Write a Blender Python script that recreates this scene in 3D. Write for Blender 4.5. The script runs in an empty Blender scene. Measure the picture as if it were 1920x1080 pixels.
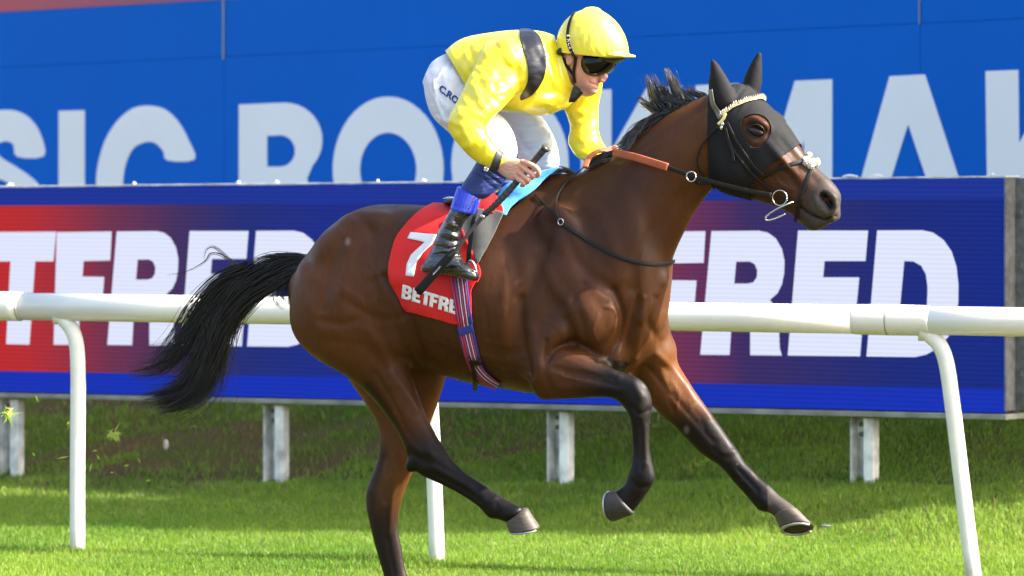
import bpy, bmesh, math, random
import numpy as np
from mathutils import Vector, Matrix
from mathutils.bvhtree import BVHTree
rad = math.radians
rng = np.random.RandomState(7)
SC = bpy.context.scene
COL = SC.collection

# ------------------------------------------------------------------ camera
F = 9600.0; CAMZ = 1.8; HY = 277.0
cd = bpy.data.cameras.new('camera'); cam = bpy.data.objects.new('camera', cd); COL.objects.link(cam)
cam.location = (0, 0, CAMZ); cam.rotation_euler = (rad(90), 0, 0)
cd.sensor_width = 36; cd.lens = F / 1920 * 36; cd.shift_y = -(540 - HY) / 1920
cd.clip_start = 0.5; cd.clip_end = 3000
cd.dof.use_dof = True; cd.dof.focus_distance = 19.75; cd.dof.aperture_fstop = 4.6
SC.camera = cam
# ------------------------------------------------------------------ sky and sun
SUN_AZ = Vector((0.97, -0.20)); SUN_EL = rad(40)
sv = Vector((SUN_AZ.normalized().x * math.cos(SUN_EL), SUN_AZ.normalized().y * math.cos(SUN_EL), math.sin(SUN_EL)))
w = bpy.data.worlds.new('World'); SC.world = w; w.use_nodes = True
nt = w.node_tree; nt.nodes.clear()
sky = nt.nodes.new('ShaderNodeTexSky'); sky.sky_type = 'NISHITA'; sky.sun_disc = False
sky.sun_elevation = SUN_EL; sky.sun_rotation = math.atan2(sv.x, sv.y); sky.air_density = 1.0; sky.dust_density = 4.5; sky.ozone_density = 0.6
bg = nt.nodes.new('ShaderNodeBackground'); bg.inputs['Strength'].default_value = 0.15
wo = nt.nodes.new('ShaderNodeOutputWorld')
nt.links.new(sky.outputs[0], bg.inputs[0]); nt.links.new(bg.outputs[0], wo.inputs[0])
sl = bpy.data.lights.new('sun', 'SUN'); sl.energy = 4.8; sl.angle = rad(0.5); sl.color = (1, 0.95, 0.87)
so = bpy.data.objects.new('sun', sl); COL.objects.link(so); so.location = (8, 0, 12)
so.rotation_euler = (-sv).to_track_quat('-Z', 'Y').to_euler()
SC.view_settings.view_transform = 'Standard'; SC.view_settings.look = 'None'
SC.view_settings.exposure = 1.86; SC.view_settings.gamma = 1

# ------------------------------------------------------------------ helpers: space
def px(x, y, D):
    return Vector(((x - 960) / F * D, D, CAMZ - (y - HY) / F * D))
PSI = rad(22)
UD = np.array([math.cos(PSI), -math.sin(PSI), 0.0]); VD = np.array([math.sin(PSI), math.cos(PSI), 0.0])
OO = np.array([-0.125, 20.0, 0.0])
def H(x, y, v=0.0):
    D = (v + OO @ VD) / ((x - 960) / F * VD[0] + VD[1])
    return np.array([(x - 960) / F * D, D, CAMZ - (y - HY) / F * D])
def proj(P):
    P = np.asarray(P)
    return np.stack([960 + F * P[..., 0] / P[..., 1], HY + F * (CAMZ - P[..., 2]) / P[..., 1]], -1)
def vof(P): return (np.asarray(P) - OO) @ VD
def rgb(r, g, b): return tuple(((c / 255) / 12.92 if c / 255 <= .04045 else ((c / 255 + .055) / 1.055) ** 2.4) for c in (r, g, b))

# ------------------------------------------------------------------ helpers: scene graph
def tag(o, label=None, cat=None, group=None, kind=None):
    if label: o['label'] = label
    if cat: o['category'] = cat
    if group: o['group'] = group
    if kind: o['kind'] = kind
    return o
def empty(name, loc, label, cat, group=None):
    o = bpy.data.objects.new(name, None); COL.objects.link(o); o.location = Vector(loc); o.empty_display_size = .1
    return tag(o, label, cat, group)
def link(name, me, mat=None, parent=None, smooth=True):
    o = bpy.data.objects.new(name, me); COL.objects.link(o)
    if mat is not None:
        me.materials.clear(); me.materials.append(mat)
    if smooth and len(me.polygons): me.polygons.foreach_set('use_smooth', np.ones(len(me.polygons), bool))
    if parent is not None:
        o.parent = parent
        m = Matrix.Translation(wloc(parent)).inverted(); o.matrix_parent_inverse = m
    return o
def wloc(o):
    # every parent here is unrotated and its mesh is stored in world coordinates or at its own location
    l = Vector(o.location)
    p = o.parent
    if p is not None: l = wloc(p) + o.matrix_parent_inverse.to_translation() + l
    return l
def mesh(V, Fc, name='m'):
    me = bpy.data.meshes.new(name)
    if isinstance(Fc, np.ndarray):
        V = np.asarray(V, np.float32); n = Fc.shape[1]
        me.vertices.add(len(V)); me.vertices.foreach_set('co', V.ravel())
        me.loops.add(Fc.size); me.loops.foreach_set('vertex_index', Fc.astype(np.int32).ravel())
        me.polygons.add(len(Fc)); me.polygons.foreach_set('loop_start', np.arange(0, Fc.size, n, dtype=np.int32))
        me.update(calc_edges=True); me.validate()
    else:
        me.from_pydata([tuple(v) for v in V], [], Fc); me.update()
    return me
class MB:
    def __init__(s): s.V = []; s.F = []; s.n = 0
    def add(s, V, Fc):
        V = np.asarray(V, float); s.V.append(V)
        for f in Fc: s.F.append([int(i) + s.n for i in f])
        s.n += len(V); return s
    def mesh(s): return mesh(np.concatenate(s.V), s.F)
    def box(s, c, h, R=None):
        c = np.array(c, float); V = np.array([[x, y, z] for x in (-1, 1) for y in (-1, 1) for z in (-1, 1)], float) * np.array(h)
        if R is not None: V = V @ np.array(R).T
        return s.add(V + c, [(0, 1, 3, 2), (4, 6, 7, 5), (0, 4, 5, 1), (2, 3, 7, 6), (0, 2, 6, 4), (1, 5, 7, 3)])
def bevelled(me, wd, seg=2):
    bm = bmesh.new(); bm.from_mesh(me); bmesh.ops.recalc_face_normals(bm, faces=bm.faces)
    bmesh.ops.bevel(bm, geom=list(bm.edges), offset=wd, segments=seg, profile=.5, affect='EDGES', clamp_overlap=True)
    bm.to_mesh(me); bm.free(); return me
def fixn(me):
    bm = bmesh.new(); bm.from_mesh(me); bmesh.ops.recalc_face_normals(bm, faces=bm.faces); bm.to_mesh(me); bm.free(); return me

def crom(A, t):
    """Catmull-Rom through rows of A at parameters t (0..n-1)"""
    A = np.asarray(A, float); n = len(A); i = np.clip(np.floor(t).astype(int), 0, n - 2); f = (t - i)[:, None]
    g = lambda k: A[np.clip(k, 0, n - 1)]
    p0 = np.where((i == 0)[:, None], 2 * g(i) - g(i + 1), g(i - 1)); p3 = np.where((i == n - 2)[:, None], 2 * g(i + 1) - g(i), g(i + 2))
    p1, p2 = g(i), g(i + 1)
    return .5 * (2 * p1 + (p2 - p0) * f + (2 * p0 - 5 * p1 + 4 * p2 - p3) * f ** 2 + (3 * p1 - p0 - 3 * p2 + p3) * f ** 3)
def rings(C, A, B, sh=None, ns=28, caps=True):
    """rings from centres C, half axes A and B; sh = (power, egg)"""
    n = len(C); th = np.linspace(0, 2 * np.pi, ns, endpoint=False); V = []
    for i in range(n):
        p, e = (2.0, 0.0) if sh is None else sh[i]
        c, s = np.cos(th), np.sin(th); k = 2.0 / p
        cc = np.sign(c) * np.abs(c) ** k; ss = np.sign(s) * np.abs(s) ** k
        V.append(C[i] + np.outer(cc, A[i]) + np.outer(ss * (1 + e * cc), B[i]))
    V = np.concatenate(V); Fc = []
    for i in range(n - 1):
        for j in range(ns):
            a, b = i * ns + j, i * ns + (j + 1) % ns; Fc.append((a, b, b + ns, a + ns))
    if caps:
        V = np.concatenate([V, [C[0], C[-1]]]); c0, c1 = n * ns, n * ns + 1
        for j in range(ns):
            k = (j + 1) % ns; Fc.append((c0, k, j)); Fc.append((c1, (n - 1) * ns + j, (n - 1) * ns + k))
    return V, Fc
def ribs(mb, L, sub=5, ns=28, fr=None, p=2.0, rnd=1):
    """L rows: (x0,y0,x1,y1,v,w[,egg[,power[,qx,qy]]]) two outline points in the photo's frame, lateral place and half width"""
    fr = fr or H; C, A, B, S = [], [], [], []
    for r in L:
        x0, y0, x1, y1, v, wd = r[:6]; e = r[6] if len(r) > 6 else 0; pw = r[7] if len(r) > 7 else p
        a, b = fr(x0, y0, v), fr(x1, y1, v); C.append((a + b) / 2); A.append((a - b) / 2)
        if len(r) > 9: B.append(fr(r[8], r[9], v - wd) - (a + b) / 2)
        else: B.append(-VD * wd)
        S.append((pw, e))
    C, A, B, S = map(np.array, (C, A, B, S))
    t = np.linspace(0, len(L) - 1, (len(L) - 1) * sub + 1)
    M = crom(np.hstack([C, A, B, S]), t)
    C, A, B, S = M[:, :3], M[:, 3:6], M[:, 6:9], M[:, 9:]
    if rnd:   # rounded ends
        def capext(c0, c1, a, b, s):
            d = c0 - c1; d /= (np.linalg.norm(d) + 1e-9); r = min(np.linalg.norm(a), np.linalg.norm(b)) * .8 * rnd
            return [(c0 + d * r * math.sin(q), a * math.cos(q), b * math.cos(q), s) for q in (rad(28), rad(55), rad(78))]
        st = capext(C[0], C[1], A[0], B[0], S[0])[::-1]; en = capext(C[-1], C[-2], A[-1], B[-1], S[-1])
        C = np.vstack([[x[0] for x in st], C, [x[0] for x in en]]); A = np.vstack([[x[1] for x in st], A, [x[1] for x in en]])
        B = np.vstack([[x[2] for x in st], B, [x[2] for x in en]]); S = np.vstack([[x[3] for x in st], S, [x[3] for x in en]])
    V, Fc = rings(C, A, B, S, ns); mb.add(V, Fc); return mb
def ell(mb, c, r, R=None, n=14, m=20):
    """ellipsoid at c with radii r along axes R (rows)"""
    th = np.linspace(0, np.pi, n + 1)[1:-1]; ph = np.linspace(0, 2 * np.pi, m, endpoint=False)
    V = [[0, 0, 1]] + [[math.sin(a) * math.cos(b), math.sin(a) * math.sin(b), math.cos(a)] for a in th for b in ph] + [[0, 0, -1]]
    V = np.array(V) * np.array(r); R = np.eye(3) if R is None else np.array(R)
    V = V @ R + c; Fc = []
    for j in range(m): Fc.append((0, 1 + j, 1 + (j + 1) % m)); Fc.append((len(V) - 1, 1 + (n - 2) * m + (j + 1) % m, 1 + (n - 2) * m + j))
    for i in range(n - 2):
        for j in range(m):
            a, b = 1 + i * m + j, 1 + i * m + (j + 1) % m; Fc.append((a, a + m, b + m, b))
    mb.add(V, Fc); return mb
def blob(mb, x, y, v, rx, ry, rv, ang=0.0, fr=None):
    """muscle: ellipsoid centred at photo point (x,y), radii in px in the side plane, turned by ang, lateral radius rv"""
    a = rad(ang); s = 20 / F
    ax = UD * math.cos(a) + np.array([0, 0, 1.]) * math.sin(a); az = -UD * math.sin(a) + np.array([0, 0, 1.]) * math.cos(a)
    return ell(mb, (fr or H)(x, y, v), (rx * s, rv, ry * s), [ax, VD, az])
def tubes(mb, P, R, ns=10, sub=4, flat=None, closed_caps=True):
    """round tube through world points P with radii R"""
    P = np.asarray(P, float); R = np.broadcast_to(np.asarray(R, float), (len(P),)); t = np.linspace(0, len(P) - 1, (len(P) - 1) * sub + 1)
    M = crom(np.hstack([P, R[:, None]]), t) if len(P) > 2 else np.hstack([P, R[:, None]])
    C = M[:, :3]; r = np.maximum(M[:, 3], 1e-5); T = np.gradient(C, axis=0); T /= np.linalg.norm(T, axis=1)[:, None] + 1e-12
    up = np.array([0, 0, 1.]) if abs(T[0, 2]) < .9 else np.array([0, 1., 0]); A = []; B = []
    n = np.cross(T[0], up); n /= np.linalg.norm(n)
    for i in range(len(C)):
        n = n - T[i] * (n @ T[i]); n /= np.linalg.norm(n) + 1e-12; b = np.cross(T[i], n); A.append(n * r[i]); B.append(b * r[i])
    V, Fc = rings(C, np.array(A), np.array(B), None, ns); mb.add(V, Fc); return mb

def evalmesh(me, mods):
    o = bpy.data.objects.new('tmp', me); COL.objects.link(o)
    for ty, kw in mods:
        m = o.modifiers.new('m', ty)
        for k, v in kw.items(): setattr(m, k, v)
    dg = bpy.context.evaluated_depsgraph_get(); dg.update()
    out = bpy.data.meshes.new_from_object(o.evaluated_get(dg)); bpy.data.objects.remove(o); return out
def remesh(me, vox, it=6, fac=.6):
    return evalmesh(me, [('REMESH', dict(mode='VOXEL', voxel_size=vox, adaptivity=0.0)), ('SMOOTH', dict(iterations=it, factor=fac))])
def getV(me):
    a = np.empty(len(me.vertices) * 3, np.float32); me.vertices.foreach_get('co', a); return a.reshape(-1, 3).astype(float)
def setV(me, V): me.vertices.foreach_set('co', np.asarray(V, np.float32).ravel()); me.update()
def getN(me):
    a = np.empty(len(me.vertices) * 3, np.float32); me.vertex_normals.foreach_get('vector', a); return a.reshape(-1, 3).astype(float)
def tris(me):
    me.calc_loop_triangles(); a = np.empty(len(me.loop_triangles) * 3, np.int32); me.loop_triangles.foreach_get('vertices', a); return a.reshape(-1, 3)
def segdist(Q, poly, closed=False):
    """distance of points Q (n,2) to a polyline, and the parameter along it"""
    P = np.asarray(poly, float); m = len(P) if closed else len(P) - 1; best = np.full(len(Q), 1e9); bt = np.zeros(len(Q))
    for i in range(m):
        a, b = P[i], P[(i + 1) % len(P)]; d = b - a; t = np.clip(((Q - a) @ d) / (d @ d + 1e-12), 0, 1)
        r = np.linalg.norm(Q - a - t[:, None] * d, axis=1); k = r < best; best[k] = r[k]; bt[k] = (i + t[k]) / m
    return best, bt
def inpoly(Q, poly):
    P = np.asarray(poly, float); c = np.zeros(len(Q), bool); n = len(P)
    for i in range(n):
        a, b = P[i], P[i - 1]; k = ((a[1] > Q[:, 1]) != (b[1] > Q[:, 1]))
        with np.errstate(divide='ignore', invalid='ignore'):
            xx = (b[0] - a[0]) * (Q[:, 1] - a[1]) / (b[1] - a[1] + 1e-15) + a[0]
        c ^= k & (Q[:, 0] < xx)
    return c
def sdf(Q, poly):
    d, _ = segdist(Q, poly, True); return np.where(inpoly(Q, poly), d, -d)
def smoothpoly(P, sub=5, closed=True):
    P = np.asarray(P, float)
    if closed:
        Q = np.vstack([P[-1:], P, P[:2]]); t = np.linspace(1, len(P) + 1, len(P) * sub + 1)[:-1]; return crom(Q, t)
    return crom(P, np.linspace(0, len(P) - 1, (len(P) - 1) * sub + 1))
def sculpt(me, strokes, vmin=-9, vmax=9, facing=True):
    """strokes: (polyline px, radius px, amplitude mm) pushed in or out along the surface normal"""
    V = getV(me); N = getN(me); Q = proj(V); v = vof(V); disp = np.zeros(len(V))
    vw = V - np.array([0, 0, CAMZ]); vw /= np.linalg.norm(vw, axis=1)[:, None]
    fc = np.clip(-(N * vw).sum(1) * 2.0, 0, 1) if facing else np.ones(len(V))
    for s in strokes:
        pl, r, a = s[:3]; lo, hi = (s[3], s[4]) if len(s) > 4 else (vmin, vmax)
        P = np.asarray(pl, float)
        if len(P) == 1: d = np.linalg.norm(Q - P[0], axis=1)
        else: d, _ = segdist(Q, smoothpoly(P, 4, False) if len(P) > 2 else P)
        k = (d < 3 * r) & (v > lo) & (v < hi); disp[k] += a * 1e-3 * np.exp(-(d[k] / r) ** 2) * fc[k]
    setV(me, V + N * disp[:, None])
def clip(V, T, f):
    """keep the part of a triangle mesh where f > 0"""
    V = list(map(np.array, V)); f = list(f); cache = {}; out = []
    def cut(a, b):
        k = (a, b) if a < b else (b, a)
        if k not in cache:
            t = f[a] / (f[a] - f[b]); V.append(V[a] + (V[b] - V[a]) * t); f.append(0); cache[k] = len(V) - 1
        return cache[k]
    fa = np.array(f); keep = (fa[T] > 0).sum(1)
    for t, n in zip(T, keep):
        if n == 3: out.append(tuple(t))
        elif n:
            pg = []
            for i in range(3):
                a, b = t[i], t[(i + 1) % 3]
                if f[a] > 0: pg.append(a)
                if (f[a] > 0) != (f[b] > 0): pg.append(cut(a, b))
            if len(pg) >= 3: out.append(tuple(pg))
    used = sorted({i for p in out for i in p}); mp = {u: i for i, u in enumerate(used)}
    return np.array([V[u] for u in used]), [tuple(mp[i] for i in p) for p in out]
def garment(me, field, off=.004, th=.003, wr=None, relax=0):
    """a cloth lying on the surface of me where field(V,N)>0, lifted by off, th thick"""
    V = getV(me); N = getN(me); T = tris(me); f = field(V, N)
    V2 = V + N * (off if np.isscalar(off) else off(V)[:, None])
    if wr is not None: V2 = V2 + N * wr(V)[:, None]
    near = f > -.5 * np.abs(f).max(); V3, F3 = clip(V2, T, f)
    if not F3: raise RuntimeError('empty garment')
    m = mesh(V3, F3)
    mods = []
    if relax: mods.append(('SMOOTH', dict(iterations=relax, factor=.5)))
    mods.append(('SOLIDIFY', dict(thickness=th, offset=1.0)))
    return evalmesh(m, mods)
def bvh(me): return BVHTree.FromPolygons([Vector(v) for v in getV(me)], tris(me).tolist())
CAMP = Vector((0, 0, CAMZ))
def hit(tree, x, y, dflt=19.8):
    d = px(x, y, 1.0) - CAMP; d.normalize(); h = tree.ray_cast(CAMP, d)
    if h[0] is None:     # just outside the outline: take the depth of the nearest point inside
        for r in (3, 6, 10, 16, 24):
            for a in range(12):
                d = px(x + r * math.cos(a * .5236), y + r * math.sin(a * .5236), 1.0) - CAMP; d.normalize(); h = tree.ray_cast(CAMP, d)
                if h[0] is not None: return np.array(px(x, y, h[0].y)), np.array(h[1])
        return None, None
    return np.array(h[0]), np.array(h[1])
def strap(mb, tree, P, wd, th=.004, off=.003, sub=6, ny=None, sm=5):
    """flat strap lying on the surface hit by the sight lines through px points P"""
    Q = smoothpoly(P, sub, False) if len(P) > 2 else np.array([np.array(P[0]) + (np.array(P[1]) - np.array(P[0])) * t for t in np.linspace(0, 1, sub + 1)])
    C, N = [], []; last = None
    for q in Q:
        c, n = hit(tree, q[0], q[1])
        if c is None:
            if last is None: C.append(None); N.append(None); continue
            D = last[0][1]; c = np.array(px(q[0], q[1], D)); n = last[1]
        last = (c, n); C.append(c); N.append(n)
    f = next((i for i, c in enumerate(C) if c is not None), None)
    if f is None: f = 0; C[0] = np.array(px(Q[0][0], Q[0][1], 19.7)); N[0] = -VD; C = [C[0]] + [np.array(px(q[0], q[1], 19.7)) for q in Q[1:]]; N = [-VD] * len(Q)
    for i in range(f): C[i] = np.array(px(Q[i][0], Q[i][1], C[f][1])); N[i] = N[f]
    C = np.array(C); N = np.array(N)
    for _ in range(sm):
        N[1:-1] = (N[:-2] + N[1:-1] + N[2:]); N /= np.linalg.norm(N, axis=1)[:, None]
        C[1:-1, 1] = (C[:-2, 1] + 2 * C[1:-1, 1] + C[2:, 1]) / 4
    return ribbon(mb, C + N * (off + th / 2), N, wd, th)
def ribbon(mb, C, N, wd, th):
    C = np.asarray(C, float); N = np.asarray(N, float); T = np.gradient(C, axis=0); T /= np.linalg.norm(T, axis=1)[:, None] + 1e-12
    S = np.cross(T, N); S /= np.linalg.norm(S, axis=1)[:, None] + 1e-12; N2 = np.cross(S, T)
    wd = np.broadcast_to(np.asarray(wd, float), (len(C),))
    V, Fc = rings(C, S * wd[:, None] / 2, N2 * th / 2, [(5, 0)] * len(C), 12); mb.add(V, Fc); return mb

# 2-D filled outlines (curves with holes) -> mesh in a plane
def flat(contours, O, X, Y, depth=0.0, bev=0.0):
    cu = bpy.data.curves.new('c', 'CURVE'); cu.dimensions = '2D'; cu.fill_mode = 'BOTH'; cu.extrude = depth / 2; cu.bevel_depth = bev
    for c in contours:
        sp = cu.splines.new('POLY'); sp.points.add(len(c) - 1); sp.use_cyclic_u = True
        for i, q in enumerate(c): sp.points[i].co = (q[0], q[1], 0, 1)
    o = bpy.data.objects.new('t', cu); COL.objects.link(o)
    dg = bpy.context.evaluated_depsgraph_get(); dg.update(); me = bpy.data.meshes.new_from_object(o.evaluated_get(dg)); bpy.data.objects.remove(o)
    V = getV(me); O, X, Y = (np.array(a, float) for a in (O, X, Y)); Z = np.cross(X, Y); Z /= np.linalg.norm(Z)
    setV(me, O + V[:, :1] * X + V[:, 1:2] * Y + V[:, 2:3] * Z); return me
def join(ms):
    mb = MB()
    for m in ms: mb.add(getV(m), [tuple(p.vertices) for p in m.polygons])
    return mb.mesh()

# ------------------------------------------------------------------ helpers: materials
def mat(name, col=(.5, .5, .5), rough=.5, spec=.5, metal=0, coat=0, sheen=0, noise=None, bump=None, emit=None, attr=None, sss=0, wave=None):
    m = bpy.data.materials.new(name); m.use_nodes = True; t = m.node_tree; b = t.nodes['Principled BSDF']; L = t.links.new
    b.inputs['Base Color'].default_value = (*col, 1); b.inputs['Roughness'].default_value = rough
    b.inputs['Specular IOR Level'].default_value = spec; b.inputs['Metallic'].default_value = metal
    b.inputs['Coat Weight'].default_value = coat; b.inputs['Coat Roughness'].default_value = .25; b.inputs['Sheen Weight'].default_value = sheen
    if sss: b.inputs['Subsurface Weight'].default_value = sss; b.inputs['Subsurface Radius'].default_value = (.01, .004, .002); b.inputs['Subsurface Scale'].default_value = 1
    tc = t.nodes.new('ShaderNodeTexCoord')
    src = None
    if attr:
        a = t.nodes.new('ShaderNodeAttribute'); a.attribute_name = attr; src = a.outputs['Color']
    if noise:   # (scale, amount, detail[, stretch])
        n = t.nodes.new('ShaderNodeTexNoise'); n.inputs['Scale'].default_value = noise[0]; n.inputs['Detail'].default_value = noise[2]
        if len(noise) > 3:
            mp = t.nodes.new('ShaderNodeMapping'); mp.inputs['Scale'].default_value = noise[3]; L(tc.outputs['Object'], mp.inputs[0]); L(mp.outputs[0], n.inputs['Vector'])
        else: L(tc.outputs['Object'], n.inputs['Vector'])
        r = t.nodes.new('ShaderNodeMapRange'); r.inputs['From Min'].default_value = .3; r.inputs['From Max'].default_value = .7
        r.inputs['To Min'].default_value = 1 - noise[1]; r.inputs['To Max'].default_value = 1 + noise[1]; L(n.outputs['Fac'], r.inputs['Value'])
        mx = t.nodes.new('ShaderNodeVectorMath'); mx.operation = 'SCALE'
        if src is not None: L(src, mx.inputs[0])
        else: mx.inputs[0].default_value = col
        L(r.outputs[0], mx.inputs['Scale']); src = mx.outputs[0]
    if src is not None: L(src, b.inputs['Base Color'])
    last = None
    for bp in (bump or []):   # (scale, strength, distance, detail, stretch)
        n = t.nodes.new('ShaderNodeTexNoise'); n.inputs['Scale'].default_value = bp[0]; n.inputs['Detail'].default_value = bp[3]
        mp = t.nodes.new('ShaderNodeMapping'); mp.inputs['Scale'].default_value = bp[4] if len(bp) > 4 else (1, 1, 1)
        if len(bp) > 5: mp.inputs['Rotation'].default_value = bp[5]
        L(tc.outputs['Object'], mp.inputs[0]); L(mp.outputs[0], n.inputs['Vector'])
        bu = t.nodes.new('ShaderNodeBump'); bu.inputs['Strength'].default_value = bp[1]; bu.inputs['Distance'].default_value = bp[2]
        L(n.outputs['Fac'], bu.inputs['Height'])
        if last is not None: L(last, bu.inputs['Normal'])
        last = bu.outputs[0]
    if last is not None: L(last, b.inputs['Normal'])
    if emit: b.inputs['Emission Color'].default_value = (*emit[0], 1); b.inputs['Emission Strength'].default_value = emit[1]
    return m
def setcol(me, C):
    a = me.color_attributes.new('Col', 'FLOAT_COLOR', 'POINT'); C = np.hstack([C, np.ones((len(C), 1))]).astype(np.float32); a.data.foreach_set('color', C.ravel())

# ================================================================== the place
# board line (screen) and hoarding line in plan: (X, D) pairs
LA, LB = np.array([-2.85, 28.5]), np.array([2.38, 24.7])
GA, GB = np.array([-3.5, 35.0]), np.array([2.84, 28.4])
def lineD(A, B, X, lo=-60, hi=3.3):
    X = np.clip(X, lo, hi); return A[1] + (X - A[0]) * (B[1] - A[1]) / (B[0] - A[0])
class Plane:
    """an upright plane over the plan line A-B; s runs along it, z up"""
    def __init__(s, A, B):
        s.A = A; s.d = (B - A) / np.linalg.norm(B - A); s.L = np.linalg.norm(B - A); s.n = np.array([s.d[1], -s.d[0]])   # n faces the camera
        if s.n @ s.A > 0: s.n = -s.n
    def sz(s, x, y):
        k = (x - 960) / F; D = (s.A @ s.n) / (k * s.n[0] + s.n[1]); P = np.array([k * D, D]); return ((P - s.A) @ s.d, CAMZ - (y - HY) / F * D)
    def P(s, a, z, off=0.0):
        q = s.A + s.d * a + s.n * off; return np.array([q[0], q[1], z])
    def axes(s): return np.array([s.d[0], s.d[1], 0]), np.array([0, 0, 1.])
    def shape(s, contours, off, depth, px_=True):
        cs = [[s.sz(*q) for q in c] for c in contours] if px_ else contours
        X, Y = s.axes(); return flat(cs, s.P(0, 0, off), X, Y, depth)
    def slab(s, quad, o0, o1):
        """solid between offsets o0<o1 over a quad given in (s,z)"""
        V = [s.P(a, z, o0) for a, z in quad] + [s.P(a, z, o1) for a, z in quad]; n = len(quad)
        return V, [tuple(range(n)), tuple(range(2 * n - 1, n - 1, -1))] + [(i, (i + 1) % n, n + (i + 1) % n, n + i) for i in range(n)]
PL, PG = Plane(LA, LB), Plane(GA, GB)

def nz(X, Y, s, seed=0):
    r = np.random.RandomState(seed); z = 0
    for k in range(6):
        a = r.rand() * 6.28; f = s * (1.0 + .9 * k); ph = r.rand() * 6.28; z = z + np.sin((X * math.cos(a) + Y * math.sin(a)) * f + ph + 1.3 * np.sin(Y * f * .37 + ph * 2)) / (1 + .6 * k)
    return z / 2.6
def ground_z(X, Y):
    X = np.asarray(X, float); Y = np.asarray(Y, float)
    Db = lineD(LA, LB, X); Dh = lineD(GA, GB, X, hi=5.5)
    zb = np.interp(X, [-4, -2.85, -1.3, .23, 1.72, 2.4, 4], [-.05, -.035, -.006, .07, .14, .16, .2]); zh = np.interp(X, [-6, -3.5, 0, 2.84, 5], [.5, .62, .85, 1.08, 1.2])
    t = np.clip((Y - Db) / (Dh - Db), 0, 1); f = np.clip((Y - (Db - 1.7)) / 1.7, 0, 1); f = f * f * (3 - 2 * f)
    base = -.05 - .085 * np.clip((23.0 - Y) / 2.8, 0, 1)
    z = base + (zb - base) * f + (zh - zb) * (t ** .9)
    z = z + np.where((f > .2) & (Y < 60), .028 * nz(X, Y, 3.1, 3) * np.clip((f - .2) * 2, 0, 1), 0)
    return z
# ground sheet, fine where the picture looks
def sheet(xs, ys):
    X, Y = np.meshgrid(xs, ys); Z = ground_z(X, Y); V = np.stack([X, Y, Z], -1).reshape(-1, 3); n = len(xs)
    i = np.arange(len(ys) - 1)[:, None] * n + np.arange(n - 1)[None]; Q = np.stack([i, i + 1, i + 1 + n, i + n], -1).reshape(-1, 4); return mesh(V, Q)
xs = np.unique(np.concatenate([np.linspace(-1200, -8, 14), np.linspace(-8, 8, 200), np.linspace(8, 1200, 14)]))
ys = np.unique(np.concatenate([np.linspace(-300, 14, 8), np.linspace(14, 40, 320), np.linspace(40, 1500, 16)]))
def ground_mat():
    m = mat('turf_soil', (.05, .09, .015), rough=.95, spec=.1); t = m.node_tree; L = t.links.new; b = t.nodes['Principled BSDF']
    tc = t.nodes.new('ShaderNodeTexCoord'); n1 = t.nodes.new('ShaderNodeTexNoise'); n1.inputs['Scale'].default_value = 1.6; n1.inputs['Detail'].default_value = 6
    n2 = t.nodes.new('ShaderNodeTexNoise'); n2.inputs['Scale'].default_value = 45; n2.inputs['Detail'].default_value = 4
    L(tc.outputs['Object'], n1.inputs['Vector']); L(tc.outputs['Object'], n2.inputs['Vector'])
    r = t.nodes.new('ShaderNodeValToRGB'); e = r.color_ramp.elements; e[0].position = .38; e[0].color = (.085, .052, .024, 1); e[1].position = .62; e[1].color = (.06, .075, .014, 1)
    e2 = r.color_ramp.elements.new(.5); e2.color = (.075, .062, .02, 1); L(n1.outputs['Fac'], r.inputs['Fac'])
    mx = t.nodes.new('ShaderNodeVectorMath'); mx.operation = 'SCALE'; mr = t.nodes.new('ShaderNodeMapRange'); mr.inputs['To Min'].default_value = .5; mr.inputs['To Max'].default_value = 1.5
    L(n2.outputs['Fac'], mr.inputs['Value']); L(r.outputs[0], mx.inputs[0]); L(mr.outputs[0], mx.inputs['Scale']); L(mx.outputs[0], b.inputs['Base Color'])
    bu = t.nodes.new('ShaderNodeBump'); bu.inputs['Distance'].default_value = .02; L(n2.outputs['Fac'], bu.inputs['Height']); L(bu.outputs[0], b.inputs['Normal']); return m
M_ground = ground_mat()
tag(link('ground', sheet(xs, ys), M_ground), kind='structure')

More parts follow.
